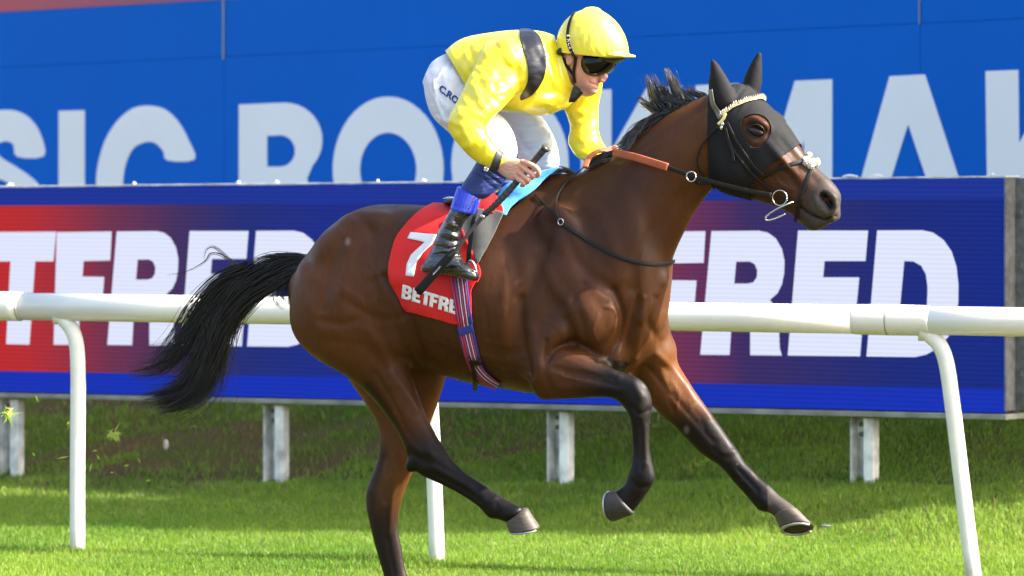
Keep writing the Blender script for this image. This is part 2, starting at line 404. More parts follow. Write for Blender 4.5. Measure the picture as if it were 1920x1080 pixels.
# grass: blades grown over the ground, one countless mass
def blade_field(n, xr, yr, hmin, hmax, wd, dens, seed, bare=0.0, lean=.5, colr=0):
    r = np.random.RandomState(seed); X = r.uniform(*xr, n); Y = r.uniform(*yr, n)
    k = np.abs(X) < Y * .1 + .35; X, Y = X[k], Y[k]
    if dens is not None: k = dens(X, Y, r); X, Y = X[k], Y[k]
    n = len(X); Z = ground_z(X, Y) - .004; h = r.uniform(hmin, hmax, n) * (1 + .35 * nz(X, Y, 2.3, seed + 5)); a = r.uniform(0, 6.283, n)
    ln = r.uniform(0, lean, n) * h; la = a + r.normal(0, .8, n) + 1.57; w2 = wd * r.uniform(.6, 1.3, n)
    dx, dy = np.cos(a) * w2, np.sin(a) * w2; lx, ly = np.cos(la) * ln, np.sin(la) * ln
    V = np.zeros((n, 5, 3)); V[:, 0] = np.stack([X - dx, Y - dy, Z], -1); V[:, 1] = np.stack([X + dx, Y + dy, Z], -1)
    V[:, 2] = np.stack([X + dx * .75 + lx * .35, Y + dy * .75 + ly * .35, Z + h * .6], -1); V[:, 3] = np.stack([X - dx * .75 + lx * .35, Y - dy * .75 + ly * .35, Z + h * .6], -1)
    V[:, 4] = np.stack([X + lx, Y + ly, Z + h * .98], -1)
    g = np.clip(.5 + .5 * nz(X, Y, 1.7, 11) + r.normal(0, .16, n), 0, 1)[:, None]
    c = np.array([.085, .185, .014]) * (1 - g) + np.array([.205, .305, .03]) * g
    dry = (r.rand(n) < .045 + bare)[:, None]; c = np.where(dry, np.array([.26, .22, .09]) * r.uniform(.6, 1.2, (n, 1)), c) * r.uniform(.75, 1.25, (n, 1))
    return V, np.repeat(c, 5, 0).reshape(n, 5, 3)
def bank_d(X, Y, r):
    b = nz(X, Y, 1.9, 21) + .5 * nz(X, Y, 5.0, 22); t = (Y - lineD(LA, LB, X)); soil = (b > .30 + .3 * np.clip(X, 0, 3)) & (t > -.3); return ~(soil & (r.rand(len(X)) < .84))
P1 = blade_field(260000, (-2.6, 2.6), (19.0, 23.1), .012, .032, .0019, None, 1, 0, .9)
P2 = blade_field(300000, (-2.9, 2.9), (22.6, 27.0), .014, .042, .0021, None, 2, .015, .7)
P3 = blade_field(170000, (-3.6, 3.4), (25.5, 34.5), .018, .052, .0036, bank_d, 3, .10, .9)
V = np.concatenate([P1[0], P2[0], P3[0]]); C = np.concatenate([P1[1], P2[1], P3[1]]); n = len(V)
base = (np.arange(n) * 5)[:, None]
T = np.concatenate([base + np.array([[0, 1, 2]]), base + np.array([[0, 2, 3]]), base + np.array([[3, 2, 4]])])
gm = mesh(V.reshape(-1, 3), T); setcol(gm, C.reshape(-1, 3))
M_grass = mat('grass_blades', rough=.55, spec=.35, attr='Col')
def translucent(m, f):
    t = m.node_tree; b = t.nodes['Principled BSDF']; o = t.nodes['Material Output']; tr = t.nodes.new('ShaderNodeBsdfTranslucent'); mx = t.nodes.new('ShaderNodeMixShader'); mx.inputs[0].default_value = f
    a = t.nodes.new('ShaderNodeAttribute'); a.attribute_name = 'Col'; sc = t.nodes.new('ShaderNodeVectorMath'); sc.operation = 'SCALE'; sc.inputs['Scale'].default_value = 1.5
    t.links.new(a.outputs['Color'], sc.inputs[0]); t.links.new(sc.outputs[0], tr.inputs[0])
    t.links.new(b.outputs[0], mx.inputs[1]); t.links.new(tr.outputs[0], mx.inputs[2]); t.links.new(mx.outputs[0], o.inputs[0])
translucent(M_grass, .45)
tag(link('grass', gm, M_grass, smooth=False), 'bright green turf and longer grass on the verge and bank', 'grass', kind='stuff')

# ------------------------------------------------------------------ running rail
M_pvc = mat('white_plastic', (.76, .75, .67), rough=.22, spec=.5, noise=(5, .07, 6, (.4, 1, 3)), bump=[(30, .15, .002, 3)])
M_post = mat('white_post', (.82, .81, .73), rough=.35, noise=(14, .05, 4), bump=[(40, .15, .002, 3)])
def post_stain(m):   # splashed soil round the foot of each post, a stain with its own height
    t = m.node_tree; L = t.links.new; b = t.nodes['Principled BSDF']; src = b.inputs['Base Color'].links[0].from_socket
    g = t.nodes.new('ShaderNodeNewGeometry'); s = t.nodes.new('ShaderNodeSeparateXYZ'); L(g.outputs['Position'], s.inputs[0])
    n = t.nodes.new('ShaderNodeTexNoise'); n.inputs['Scale'].default_value = 28; n.inputs['Detail'].default_value = 5
    r = t.nodes.new('ShaderNodeMapRange'); r.inputs['From Min'].default_value = .06; r.inputs['From Max'].default_value = -.03; L(s.outputs['Z'], r.inputs['Value'])
    mu = t.nodes.new('ShaderNodeMath'); mu.operation = 'MULTIPLY'; L(n.outputs['Fac'], mu.inputs[0]); L(r.outputs[0], mu.inputs[1])
    mx = t.nodes.new('ShaderNodeMix'); mx.data_type = 'RGBA'; mx.inputs['B'].default_value = (.30, .24, .12, 1); L(mu.outputs[0], mx.inputs['Factor']); L(src, mx.inputs['A']); L(mx.outputs['Result'], b.inputs['Base Color'])
post_stain(M_post)
RA, RB = np.array([-2.36, 23.6]), np.array([2.2, 22.0])
def railpt(x, y):
    k = (x - 960) / F; d = (RB - RA); nrm = np.array([d[1], -d[0]]); D = (RA @ nrm) / (k * nrm[0] + nrm[1]); return np.array(px(x, y, D))
rl = empty('running_rail', railpt(960, 588) * [1, 1, 0], 'white plastic running rail behind the galloping horse', 'rail')
def rail_c(x): return 548 + 26 + (x - 0) * (603.5 - 574) / 1900
def pipe(x0, x1, r, caps=True):
    mb = MB(); tubes(mb, [railpt(x, rail_c(x)) for x in np.linspace(x0, x1, 4)], r, ns=40, sub=2); return fixn(mb.mesh())
link('rail_pipe', pipe(-900, 40, .0655), M_pvc, rl); link('rail_pipe', pipe(40.5, 1664, .0630), M_pvc, rl); link('rail_pipe', pipe(1664.5, 2900, .0625), M_pvc, rl)
link('joint_sleeve', pipe(-60, 37, .0675), M_pvc, rl)
mb = MB(); tubes(mb, [railpt(x, rail_c(x)) for x in (1600, 1612, 1640, 1660, 1664)], [.0635, .0655, .0665, .067, .0665], ns=40); link('joint_sleeve', fixn(mb.mesh()), M_pvc, rl)
mb = MB(); tubes(mb, [railpt(x, rail_c(x)) for x in (1666, 1675, 1700, 1735, 1745)], [.0665, .067, .0668, .0655, .063], ns=40); link('joint_sleeve', fixn(mb.mesh()), M_pvc, rl)
M_joint = mat('joint_grime', (.32, .29, .22), rough=.6, noise=(30, .3, 3))
for x in (38.6, 1665.2): link('joint_ring', pipe(x - .9, x + .9, .0673), M_joint, rl)
def post(pts, label):
    o = empty('rail_post', railpt(*pts[0]), label, 'post', 'posts carrying the white running rail')
    mb = MB(); tubes(mb, [railpt(*p) for p in pts], .0345, ns=28, sub=6); link('post_tube', fixn(mb.mesh()), M_post, o)
    f = MB(); q = railpt(*pts[-1]); tubes(f, [q - [.03, 0, 0], q + [.03, 0, 0]], .04, ns=20); link('post_socket', fixn(f.mesh()), M_pvc, o); return o
post([(145, 1045), (145, 900), (146, 760), (146, 690), (143, 645), (133, 615), (112, 592)], 'white curved rail post at the left by the tail')
post([(820, 1062), (817, 980), (812, 850), (806, 740), (799, 680), (785, 640), (760, 610)], 'white rail post seen between the hind legs and belly')
post([(1828, 1100), (1815, 1000), (1798, 860), (1784, 745), (1774, 680), (1760, 645), (1735, 622)], 'white curved rail post at the right in front of the screen')

# ------------------------------------------------------------------ LED screen
def screen_mat(name, kind):
    m = bpy.data.materials.new(name); m.use_nodes = True; t = m.node_tree; L = t.links.new; b = t.nodes['Principled BSDF']
    b.inputs['Base Color'].default_value = (.006, .006, .008, 1); b.inputs['Roughness'].default_value = .7; b.inputs['Specular IOR Level'].default_value = .06
    g = t.nodes.new('ShaderNodeNewGeometry'); s = t.nodes.new('ShaderNodeSeparateXYZ'); L(g.outputs['Position'], s.inputs[0])
    # LED rows: dark gaps between the lamp rows of the screen
    w = t.nodes.new('ShaderNodeTexWave'); w.wave_type = 'BANDS'; w.bands_direction = 'Z'; w.inputs['Scale'].default_value = 1 / .0118 / 3.1416 / 1.0 * .5 * 1.0; L(g.outputs['Position'], w.inputs['Vector'])
    mr = t.nodes.new('ShaderNodeMapRange'); mr.inputs['To Min'].default_value = .84 if kind != 'white' else .92; mr.inputs['To Max'].default_value = 1.12 if kind != 'white' else 1.03; L(w.outputs['Fac'], mr.inputs['Value'])
    if kind == 'bg':
        r = t.nodes.new('ShaderNodeValToRGB'); r.color_ramp.interpolation = 'LINEAR'
        def S(x): return PL.sz(x, 500)[0] * PL.d[0] + PL.A[0]
        stops = [(-40, (205, 38, 38)), (60, (190, 45, 50)), (200, (120, 50, 80)), (330, (70, 48, 100)), (450, (35, 46, 125)), (600, (26, 45, 142)), (820, (28, 45, 140)), (1000, (120, 48, 80)), (1120, (190, 44, 50)), (1250, (125, 50, 85)), (1400, (62, 44, 104)), (1560, (42, 44, 118)), (1680, (26, 42, 130)), (1883, (16, 42, 142))]
        e = r.color_ramp.elements; lo, hi = S(-60), S(1900)
        for i, (x, c) in enumerate(stops):
            pp = (S(x) - lo) / (hi - lo)
            if i == 0: el = e[0]; el.position = pp
            elif i == 1: el = e[1]; el.position = pp
            else: el = e.new(pp)
            el.color = (*rgb(*c), 1)
        mx_ = t.nodes.new('ShaderNodeMapRange'); mx_.inputs['From Min'].default_value = lo; mx_.inputs['From Max'].default_value = hi; L(s.outputs['X'], mx_.inputs['Value']); L(mx_.outputs[0], r.inputs['Fac']); src = r.outputs[0]
    else:
        c = t.nodes.new('ShaderNodeRGB'); c.outputs[0].default_value = (*(rgb(18, 50, 190) if kind == 'blue' else rgb(26, 52, 158) if kind == 'top' else rgb(226, 232, 255)), 1); src = c.outputs[0]
    v = t.nodes.new('ShaderNodeVectorMath'); v.operation = 'SCALE'; L(src, v.inputs[0]); L(mr.outputs[0], v.inputs['Scale']); L(v.outputs[0], b.inputs['Emission Color']); b.inputs['Emission Strength'].default_value = .275 if kind == 'white' else .245; return m
scr = empty('led_screen', PL.P(PL.L / 2, 0), 'long LED advertising screen showing white lettering on red and blue', 'screen')
def ledq(x0, yt0, yb0, x1, yt1, yb1): return [PL.sz(x0, yb0), PL.sz(x1, yb1), PL.sz(x1, yt1), PL.sz(x0, yt0)]
def yT(x): return 352 - x * 19 / 1885
def yB(x): return 735 + x * 40 / 1885
M_case = mat('screen_case', (.035, .035, .038), rough=.55, noise=(20, .2, 4))
M_galv = mat('galvanised_steel', (.58, .57, .52), rough=.8, spec=.15, noise=(11, .45, 6), bump=[(60, .2, .002, 3)])
M_conc = mat('concrete_leg', (.76, .73, .64), rough=.85, noise=(9, .45, 7), bump=[(50, .4, .004, 5)])
mb = MB(); q = ledq(-700, yT(-700), yB(-700), 1885, yT(1885), yB(1885)); mb.add(*PL.slab(q, -.14, -.004)); link('screen_case', bevelled(mb.mesh(), .003), M_case, scr, smooth=False)
def band(f0, f1, m, off, nm):
    x0, x1 = -698, 1884; g = lambda x, f: yT(x) + (yB(x) - yT(x)) * f
    me = PL.shape([[(x0, g(x0, f0)), (x1, g(x1, f0)), (x1, g(x1, f1)), (x0, g(x0, f1))]], off, .002); link(nm, me, m, scr, smooth=False)
band(.0, .088, screen_mat('screen_top_blue', 'top'), 0, 'top_band'); band(.088, .897, screen_mat('screen_gradient', 'bg'), 0, 'picture_area'); band(.897, .998, screen_mat('screen_blue', 'blue'), 0, 'bottom_band')
M_lit = screen_mat('screen_white', 'white')
Z = lambda pts: [(1240 + a / 3, 400 + b / 3) for a, b in pts]
led = {'F': [Z([(-115, 104), (250, 100), (240, 278), (62, 281), (55, 376), (200, 378), (186, 552), (42, 552), (22, 795), (-136, 793)])],
       'R': [Z([(285, 100)] + [(550, 98), (600, 108), (645, 140), (680, 200), (695, 270), (692, 340), (680, 400), (655, 450), (612, 487), (645, 525), (662, 580), (665, 690), (668, 760), (680, 800), (503, 798), (503, 640), (490, 590), (455, 570), (400, 568), (386, 797), (222, 795)]),
             Z([(423, 272), (500, 271), (528, 285), (543, 320), (540, 360), (520, 388), (490, 395), (412, 395)])],
       'E': [Z([(772, 97), (1165, 97), (1150, 268), (920, 268), (912, 360), (1115, 360), (1100, 522), (898, 522), (892, 628), (1134, 630), (1120, 804), (714, 800)])],
       'D': [Z([(1217, 96), (1470, 95), (1530, 108), (1590, 150), (1635, 215), (1662, 300), (1673, 400), (1672, 500), (1655, 610), (1620, 690), (1555, 760), (1490, 795), (1430, 808), (1157, 805)]),
             Z([(1368, 268), (1420, 270), (1465, 295), (1492, 345), (1501, 420), (1497, 520), (1482, 600), (1450, 632), (1335, 634)])]}
def tosz(cs): return [[PL.sz(*q) for q in c] for c in cs]
led = {k: tosz(v) for k, v in led.items()}
L3 = lambda pts: [(a / 3, 400 + b / 3) for a, b in pts]
ledT = tosz([L3([(-95, 105), (318, 103), (303, 270), (200, 270), (168, 738), (38, 735), (62, 270), (-112, 272)])])
shift = PL.sz(660 / 3, 434)[0] - led['R'][0][0][0]; dz = (PL.sz(660 / 3, 434)[1] - led['R'][0][0][1])
mv = lambda cs, a, z: [[(p + a, q + z) for p, q in c] for c in cs]
Bl = [[(0, 0), (0.30, 0), (.38, .03), (.43, .1), (.43, .2), (.36, .28), (.43, .35), (.44, .47), (.38, .56), (.30, .6), (.045, .6)], [(.145, .12), (.26, .12), (.29, .16), (.26, .21), (.155, .21)], [(.175, .35), (.27, .35), (.31, .4), (.28, .46), (.185, .46)]]
sc_ = (PL.sz(1300, 434)[1] - PL.sz(1300, 667)[1]) / .6
eR, tR = led['E'], mv(ledT, -shift, -dz); eW = led['R'][0][0][0]
words = [('R', led['R']), ('E', led['E']), ('D', led['D']), ('F', led['F'])]
xT = min(p for p, q in tR[0]); eX = min(p for p, q in led['E'][0]); zb = min(q for p, q in tR[0])
E2 = mv(led['E'], xT - .47 - eX, 0); xE2 = min(p for p, q in E2[0]); B2 = [[(xE2 - .57 + a * sc_ * 1.15, zb + b * sc_) for a, b in c] for c in Bl]
full = [B2, E2, tR, led['F'], led['R'], led['E'], led['D']]
for g in full: link('screen_letter', PL.shape(g, .004, .002, False), M_lit, scr, smooth=False)
for g in full: link('screen_letter', PL.shape(mv(g, shift, dz), .004, .002, False), M_lit, scr, smooth=False)
# frame parts
mb = MB()
q = [PL.sz(-690, yB(-690) + 9), PL.sz(1892, yB(1892) + 12), PL.sz(1892, yB(1892) + 1.5), PL.sz(-690, yB(-690) + 1.5)]; mb.add(*PL.slab(q, -.16, .03)); link('bottom_rail', bevelled(mb.mesh(), .004), mat('weathered_trim', (.26, .26, .21), rough=.8, spec=.1, noise=(6, .35, 6)), scr, smooth=False)
mb = MB(); q = [PL.sz(-690, yT(-690) - .5), PL.sz(1886, yT(1886) - .5), PL.sz(1886, yT(1886) - 3.5), PL.sz(-690, yT(-690) - 3.5)]; mb.add(*PL.slab(q, -.13, .006)); link('top_trim', bevelled(mb.mesh(), .002), M_galv, scr, smooth=False)
# end bracket, a pressed plate beyond the right end, turned away
e0, e1 = PL.sz(1886, 334), PL.sz(1887, 776)
def br(pts, o0, o1): m_ = MB(); m_.add(*PL.slab(pts, o0, o1)); return m_
mb = br([(e0[0] + .002, e1[1] + .02), (e0[0] + .075, e1[1] + .02), (e0[0] + .075, e0[1]), (e0[0] + .002, e0[1])], -.09, -.075)
for z in (.18, .42, .70, .95): mb.add(*PL.slab([(e0[0] + .03, e1[1] + z), (e0[0] + .05, e1[1] + z), (e0[0] + .05, e1[1] + z + .03), (e0[0] + .03, e1[1] + z + .03)], -.074, -.066))
mb.add(*PL.slab([(e0[0] + .001, e1[1] + .015), (e0[0] + .012, e1[1] + .015), (e0[0] + .012, e0[1]), (e0[0] + .001, e0[1])], -.073, .02))
M_brk = mat('end_bracket', (.13, .13, .125), rough=.6, noise=(25, .35, 5), bump=[(80, .4, .002, 3)])
link('end_bracket', bevelled(mb.mesh(), .0015), M_brk, scr, smooth=False)
M_clip = mat('white_clip', (.75, .74, .7), rough=.5)
for x, wd in ((15, 20), (248, 8), (443, 10), (515, 12), (1590, 36), (1640, 26), (1858, 6), (790, 14), (705, 6)):
    mb = MB(); a, z = PL.sz(x, yT(x) - 3.6); tubes(mb, [PL.P(a - wd * .0012, z + .003, -.02), PL.P(a, z + .009, -.015), PL.P(a + wd * .0012, z + .004, -.02)], [.004, .006, .003], ns=8); link('cable_clip', mb.mesh(), M_clip, scr)
# legs of the screen: concrete posts with a steel angle at the front
for i, (x, yb, lab) in enumerate([(16, 905, 'concrete screen leg at the far left edge beside the rail post'), (512, 915, 'concrete screen leg below the drooping tail'), (1046, 915, 'concrete screen leg left of the folded foreleg'), (1617, 920, 'concrete screen leg near the outstretched front hoof')]):
    a, z0 = PL.sz(x, yb); a += 0.0; zt = PL.sz(x, yB(x) + 14)[1]; o = empty('screen_leg', PL.P(a, z0, -.05), lab, 'post', 'legs under the LED screen')
    mb = MB(); mb.add(*PL.slab([(a - .01, z0 - .2), (a + .05, z0 - .2), (a + .05, zt), (a - .01, zt)], -.08, -.02)); link('leg_block', bevelled(mb.mesh(), .008), M_conc, o, smooth=False)
    mb = MB(); mb.add(*PL.slab([(a - .085, z0 - .2), (a - .012, z0 - .2), (a - .012, zt), (a - .085, zt)], -.10, -.088)); mb.add(*PL.slab([(a - .085, z0 - .2), (a - .077, z0 - .2), (a - .077, zt), (a - .085, zt)], -.086, -.02))
    link('steel_channel', bevelled(mb.mesh(), .002), M_galv, o, smooth=False)
    mb = MB(); mb.add(*PL.slab([(a - .11, zt - .09), (a - .012, zt - .13), (a - .012, zt - .002), (a - .11, zt - .002)], -.085, -.075)); link('leg_bracket', bevelled(mb.mesh(), .002), M_galv, o, smooth=False)
    for dz_ in (.035, .085): mb = MB(); tubes(mb, [PL.P(a - .045, zt - dz_, -.075), PL.P(a - .045, zt - dz_, -.055)], .013, ns=6); link('bolt', mb.mesh(), M_brk, o)

# ------------------------------------------------------------------ big printed hoarding
M_blue = mat('blue_hoarding', (.003, .135, .58), rough=.6, spec=.08, noise=(.9, .035, 5), bump=[(2.5, .25, .01, 4), (30, .08, .002, 3)])
M_blue.node_tree.nodes['Principled BSDF'].inputs['Base Color'].default_value = (.003, .135, .58, 1)
M_wl = mat('white_print', (.97, .95, .91), rough=.6, spec=.1, noise=(1.3, .03, 5), bump=[(30, .08, .002, 3)])
hd = empty('printed_hoarding', PG.P(PG.L / 2, .8), 'huge blue hoarding with pale capital letters behind the screen', 'hoarding')
def seam(x): return 127 - x * 92 / 1920
def bot(x): return 600 - x * 80 / 1920
HT = 6.2
xs_ = [-1500, -700, 420, 1725, 3300]
def gq(x0, x1, lo, hi): return [lo(x0), lo(x1), hi(x1), hi(x0)]
for i in range(4):
    x0, x1 = xs_[i] + .8, xs_[i + 1] - .8
    mb = MB(); a0, a1 = PG.sz(x0, 0)[0], PG.sz(x1, 0)[0]
    mb.add(*PG.slab([(a0, PG.sz(x0, seam(x0) - .2)[1]), (a1, PG.sz(x1, seam(x1) - .2)[1]), (a1, HT), (a0, HT)], -.05, 0)); link('upper_panel', bevelled(mb.mesh(), .004), M_blue, hd, smooth=False)
    x0, x1 = xs_[i] + .3, xs_[i + 1] - .3; mb = MB()
    mb.add(*PG.slab([PG.sz(x0, bot(x0)), PG.sz(x1, bot(x1)), PG.sz(x1, seam(x1) + .1), PG.sz(x0, seam(x0) + .1)], -.05, 0)); link('lower_panel', bevelled(mb.mesh(), .004), M_blue, hd, smooth=False)
mb = MB(); a0, a1 = PG.sz(-1500, 0)[0], PG.sz(3300, 0)[0]; mb.add(*PG.slab([(a0, .3), (a1, 1.1), (a1, HT - .1), (a0, HT - .1)], -.12, -.06)); link('backing_frame', mb.mesh(), M_galv, hd)
Z1 = lambda p: [(a / 3, b / 3) for a, b in p]; Z7 = lambda p: [(1280 + a / 3, b / 3) for a, b in p]
def arc(cx, cy, rx, ry, a0, a1, n=14): return [(cx + rx * math.cos(rad(a)), cy - ry * math.sin(rad(a))) for a in np.linspace(a0, a1, n)]
def ring(cx, cy, rx, ry, t, tv): return [arc(cx, cy, rx, ry, 0, 352, 45), arc(cx, cy, rx - t, ry - tv, 0, 352, 45)]
def sl(y, x, x0): return y - .044 * (x - x0)
G = {}
G['S'] = [smoothpoly([(83, 293), (78, 255), (60, 225), (35, 209), (5, 206), (-25, 212), (-48, 232), (-58, 265), (-50, 300), (-25, 325), (20, 345), (32, 365), (32, 400), (18, 420), (-2, 424), (-20, 412), (-28, 380), (-78, 382), (-72, 425), (-50, 462), (-15, 478), (20, 477), (55, 462), (78, 430), (84, 390), (76, 352), (60, 333), (30, 312), (0, 293), (-6, 275), (0, 268), (14, 265), (26, 272), (33, 294)], 3)]
G['I'] = [[(110.6, 208), (159.3, 206.5), (159.3, 470), (110.6, 473)]]
G['C'] = [smoothpoly([(366, 299), (354, 262), (335, 228), (310, 205), (280, 198), (250, 203), (222, 225), (198, 262), (184, 310), (181, 350), (186, 400), (205, 440), (240, 465), (280, 470), (320, 460), (350, 430), (366, 385), (315, 380), (302, 410), (280, 420), (255, 412), (237, 385), (231, 345), (237, 306), (252, 277), (277, 266), (294, 270), (307, 284), (315, 301)], 3)]
G['B'] = [[(448.5, 196)] + arc(535, 263, 70, 70.5, 90, -42, 14) + [(577, 333)] + arc(540, 395, 70, 62, 58, -90, 14) + [(448.5, 460)], [(501.5, 255)] + arc(526, 283, 28, 29.5, 90, -90, 12) + [(501.5, 312.5)], [(501.5, 352)] + arc(528, 378, 29, 27, 90, -90, 12) + [(501.5, 406)]]
G['O'] = ring(728.5, 318, 104, 137, 51, 68)
G['O2'] = ring(957, 308, 110, 139, 53, 70)
G['K'] = [[(1090, 170), (1147, 167.5), (1147, 282), (1213, 165), (1279, 162), (1198, 300), (1285, 452), (1217, 455), (1160, 348), (1147, 368), (1147, 458), (1090, 460)]]
G['M'] = [[(1305, 160), (1385, 156.5), (1438, 330), (1491, 151.5), (1561, 148.5), (1561, 446), (1508, 448), (1508, 262), (1457, 450), (1415, 451), (1358, 275), (1358, 455), (1305, 457)]]
G['A'] = [[(1668.5, 143), (1735, 139.5), (1833, 440), (1772, 442), (1755, 388), (1652, 392), (1634, 448), (1583, 450)], [(1703.5, 233), (1741, 345), (1667, 348)]]
G['K2'] = [[(1848.5, 133.5), (1910, 131), (1911.5, 268), (1990, 125), (2060, 122), (1968, 280), (2070, 445), (1995, 449), (1930, 325), (1911.5, 352), (1913, 454), (1853, 457)]]
E0 = [(2090, 121), (2230, 116), (2230, 175), (2152, 178), (2152, 250), (2215, 248), (2215, 305), (2152, 308), (2152, 385), (2232, 381), (2232, 440), (2092, 445)]
G['E'] = [E0]
for k, g in G.items(): link('printed_letter', PG.shape(g, .0025, .002), M_wl, hd, smooth=False)
def redband():
    m = mat('red_print', (.4, .05, .06), rough=.45); t = m.node_tree; L = t.links.new; b = t.nodes['Principled BSDF']
    g = t.nodes.new('ShaderNodeNewGeometry'); s = t.nodes.new('ShaderNodeSeparateXYZ'); r = t.nodes.new('ShaderNodeValToRGB'); mr = t.nodes.new('ShaderNodeMapRange')
    mr.inputs['From Min'].default_value = -3.6; mr.inputs['From Max'].default_value = -1.2; L(g.outputs['Position'], s.inputs[0]); L(s.outputs['X'], mr.inputs['Value']); L(mr.outputs[0], r.inputs['Fac'])
    e = r.color_ramp.elements; e[0].color = (.55, .075, .085, 1); e[1].color = (.10, .12, .42, 1); e.new(.5).color = (.33, .085, .16, 1); L(r.outputs[0], b.inputs['Base Color']); return m
link('red_band', PG.shape([[(-700, 61), (-700, -60), (1150, -140), (1150, -38.6), (420, -.8), (0, 22.5)]], .0025, .002), redband(), hd, smooth=False)
M_seam = mat('seam_strip', (.30, .33, .38), rough=.6)
for x, y0, y1, wd in ((420, -120, 112, 3.0), (1725, -120, 46, 2.2)): link('seam_strip', PG.shape([[(x - wd / 2, y0), (x + wd / 2, y0), (x + wd / 2, y1), (x - wd / 2, y1)]], .0055, .003), M_seam, hd, smooth=False)

# ------------------------------------------------------------------ unseen trees added beyond the right edge of the frame to shade the bank
def leafcloud(blobs, n, size, seed):
    r = np.random.RandomState(seed); B = np.array(blobs, float); w_ = (B[:, 3] * B[:, 4] * B[:, 5]); k = r.choice(len(B), n, p=w_ / w_.sum()); d = r.normal(0, 1, (n, 3)); d /= np.linalg.norm(d, axis=1)[:, None]
    P = B[k, :3] + d * (r.rand(n, 1) ** .45) * B[k, 3:6]; a = r.normal(0, 1, (n, 3)); a /= np.linalg.norm(a, axis=1)[:, None]; b = np.cross(a, r.normal(0, 1, (n, 3))); b /= np.linalg.norm(b, axis=1)[:, None]; s_ = size * r.uniform(.6, 1.3, (n, 1))
    V = np.stack([P - a * s_, P + b * s_ * .5, P + a * s_, P - b * s_ * .5], 1).reshape(-1, 3); return mesh(V, np.arange(n * 4).reshape(-1, 4))
M_leaf = mat('leaf', (.05, .10, .02), rough=.6, noise=(2, .3, 3)); M_bark = mat('bark', (.12, .09, .06), rough=.9, bump=[(20, 1, .02, 5, (1, 1, .3))])
for i, (X, Y, lab, bl) in enumerate([
  (5.6, 26.3, 'unseen leafy tree added near the rail to shade the foot of the bank', [(5.3, 24.6, 2.6, .8, 1.0, 1.0), (5.8, 24.4, 4.2, 1.1, 1.2, 1.1), (5.9, 24.1, 6.0, 1.2, 1.2, 1.3), (6.2, 26.4, 5.4, 1.3, 1.3, 1.3), (6.0, 24.0, 7.6, 1.1, 1.1, 1.0)]),
  (6.6, 29.4, 'taller unseen leafy tree added behind to shade the upper bank', [(6.2, 28.6, 3.2, 1.1, 1.3, 1.4), (6.6, 28.2, 5.4, 1.4, 1.5, 1.5), (6.8, 29.6, 7.2, 1.5, 1.6, 1.5), (6.4, 27.8, 7.4, 1.2, 1.2, 1.2), (6.6, 30.6, 4.6, 1.3, 1.5, 1.6)])]):
    z = float(ground_z(X, Y)); o = empty('tree', (X, Y, z), lab, 'tree', 'unseen trees added to shade the bank')
    link('crown', leafcloud(bl, 26000, .075, 70 + i), M_leaf, o, smooth=False)
    mb = MB(); tubes(mb, [(X, Y, z - .2), (X + .05, Y - .1, z + 1.5), (X + .1, Y - .3, 4.2), (X + .2, Y - .5, 6.4)], [.22, .17, .11, .04], ns=14)
    for b_ in bl: tubes(mb, [(X + .05, Y - .1, min(b_[2] - .8, 3.5)), ((X + b_[0]) / 2, (Y + b_[1]) / 2, b_[2] - .4), tuple(b_[:3])], [.09, .06, .02], ns=8)
    link('trunk', fixn(mb.mesh()), M_bark, o)

# ================================================================== the horse
hb = MB()
# trunk: top and bottom outline points from croup to chest
ribs(hb, [
 (582, 500, 572, 590, 0, .10), (604, 450, 590, 655, 0, .20), (640, 412, 628, 690, 0, .26), (690, 386, 684, 705, 0, .285), (750, 382, 752, 690, 0, .285),
 (820, 386, 826, 702, 0, .295), (890, 386, 892, 721, 0, .31), (950, 372, 950, 730, 0, .30), (1000, 350, 1000, 738, 0, .275, -.15), (1050, 333, 1058, 738, 0, .24, -.25),
 (1100, 318, 1120, 722, 0, .215, -.25), (1145, 296, 1180, 700, 0, .20, -.2), (1184, 268, 1222, 655, 0, .175, -.1)], ns=36)
# neck
ribs(hb, [
 (1120, 316, 1130, 640, 0, .15), (1165, 286, 1205, 610, 0, .15), (1198, 255, 1240, 540, 0, .135), (1228, 230, 1262, 478, 0, .115), (1258, 210, 1286, 428, 0, .10),
 (1292, 192, 1308, 390, 0, .09), (1330, 176, 1334, 356, 0, .085), (1366, 170, 1362, 330, 0, .08)], ns=32)
# head, poll to muzzle
ribs(hb, [
 (1352, 172, 1326, 300, 0, .085), (1385, 158, 1333, 335, 0, .098, .1), (1418, 180, 1352, 357, 0, .108, .1), (1447, 206, 1376, 366, 0, .108, .15), (1474, 236, 1400, 372, 0, .098, .15),
 (1497, 270, 1424, 378, 0, .082, .1), (1518, 300, 1450, 386, 0, .068), (1538, 320, 1472, 396, 0, .060), (1560, 340, 1490, 408, 0, .058, .1), (1576, 364, 1508, 424, 0, .055, .15), (1574, 388, 1540, 424, 0, .045)], ns=30, rnd=.6)
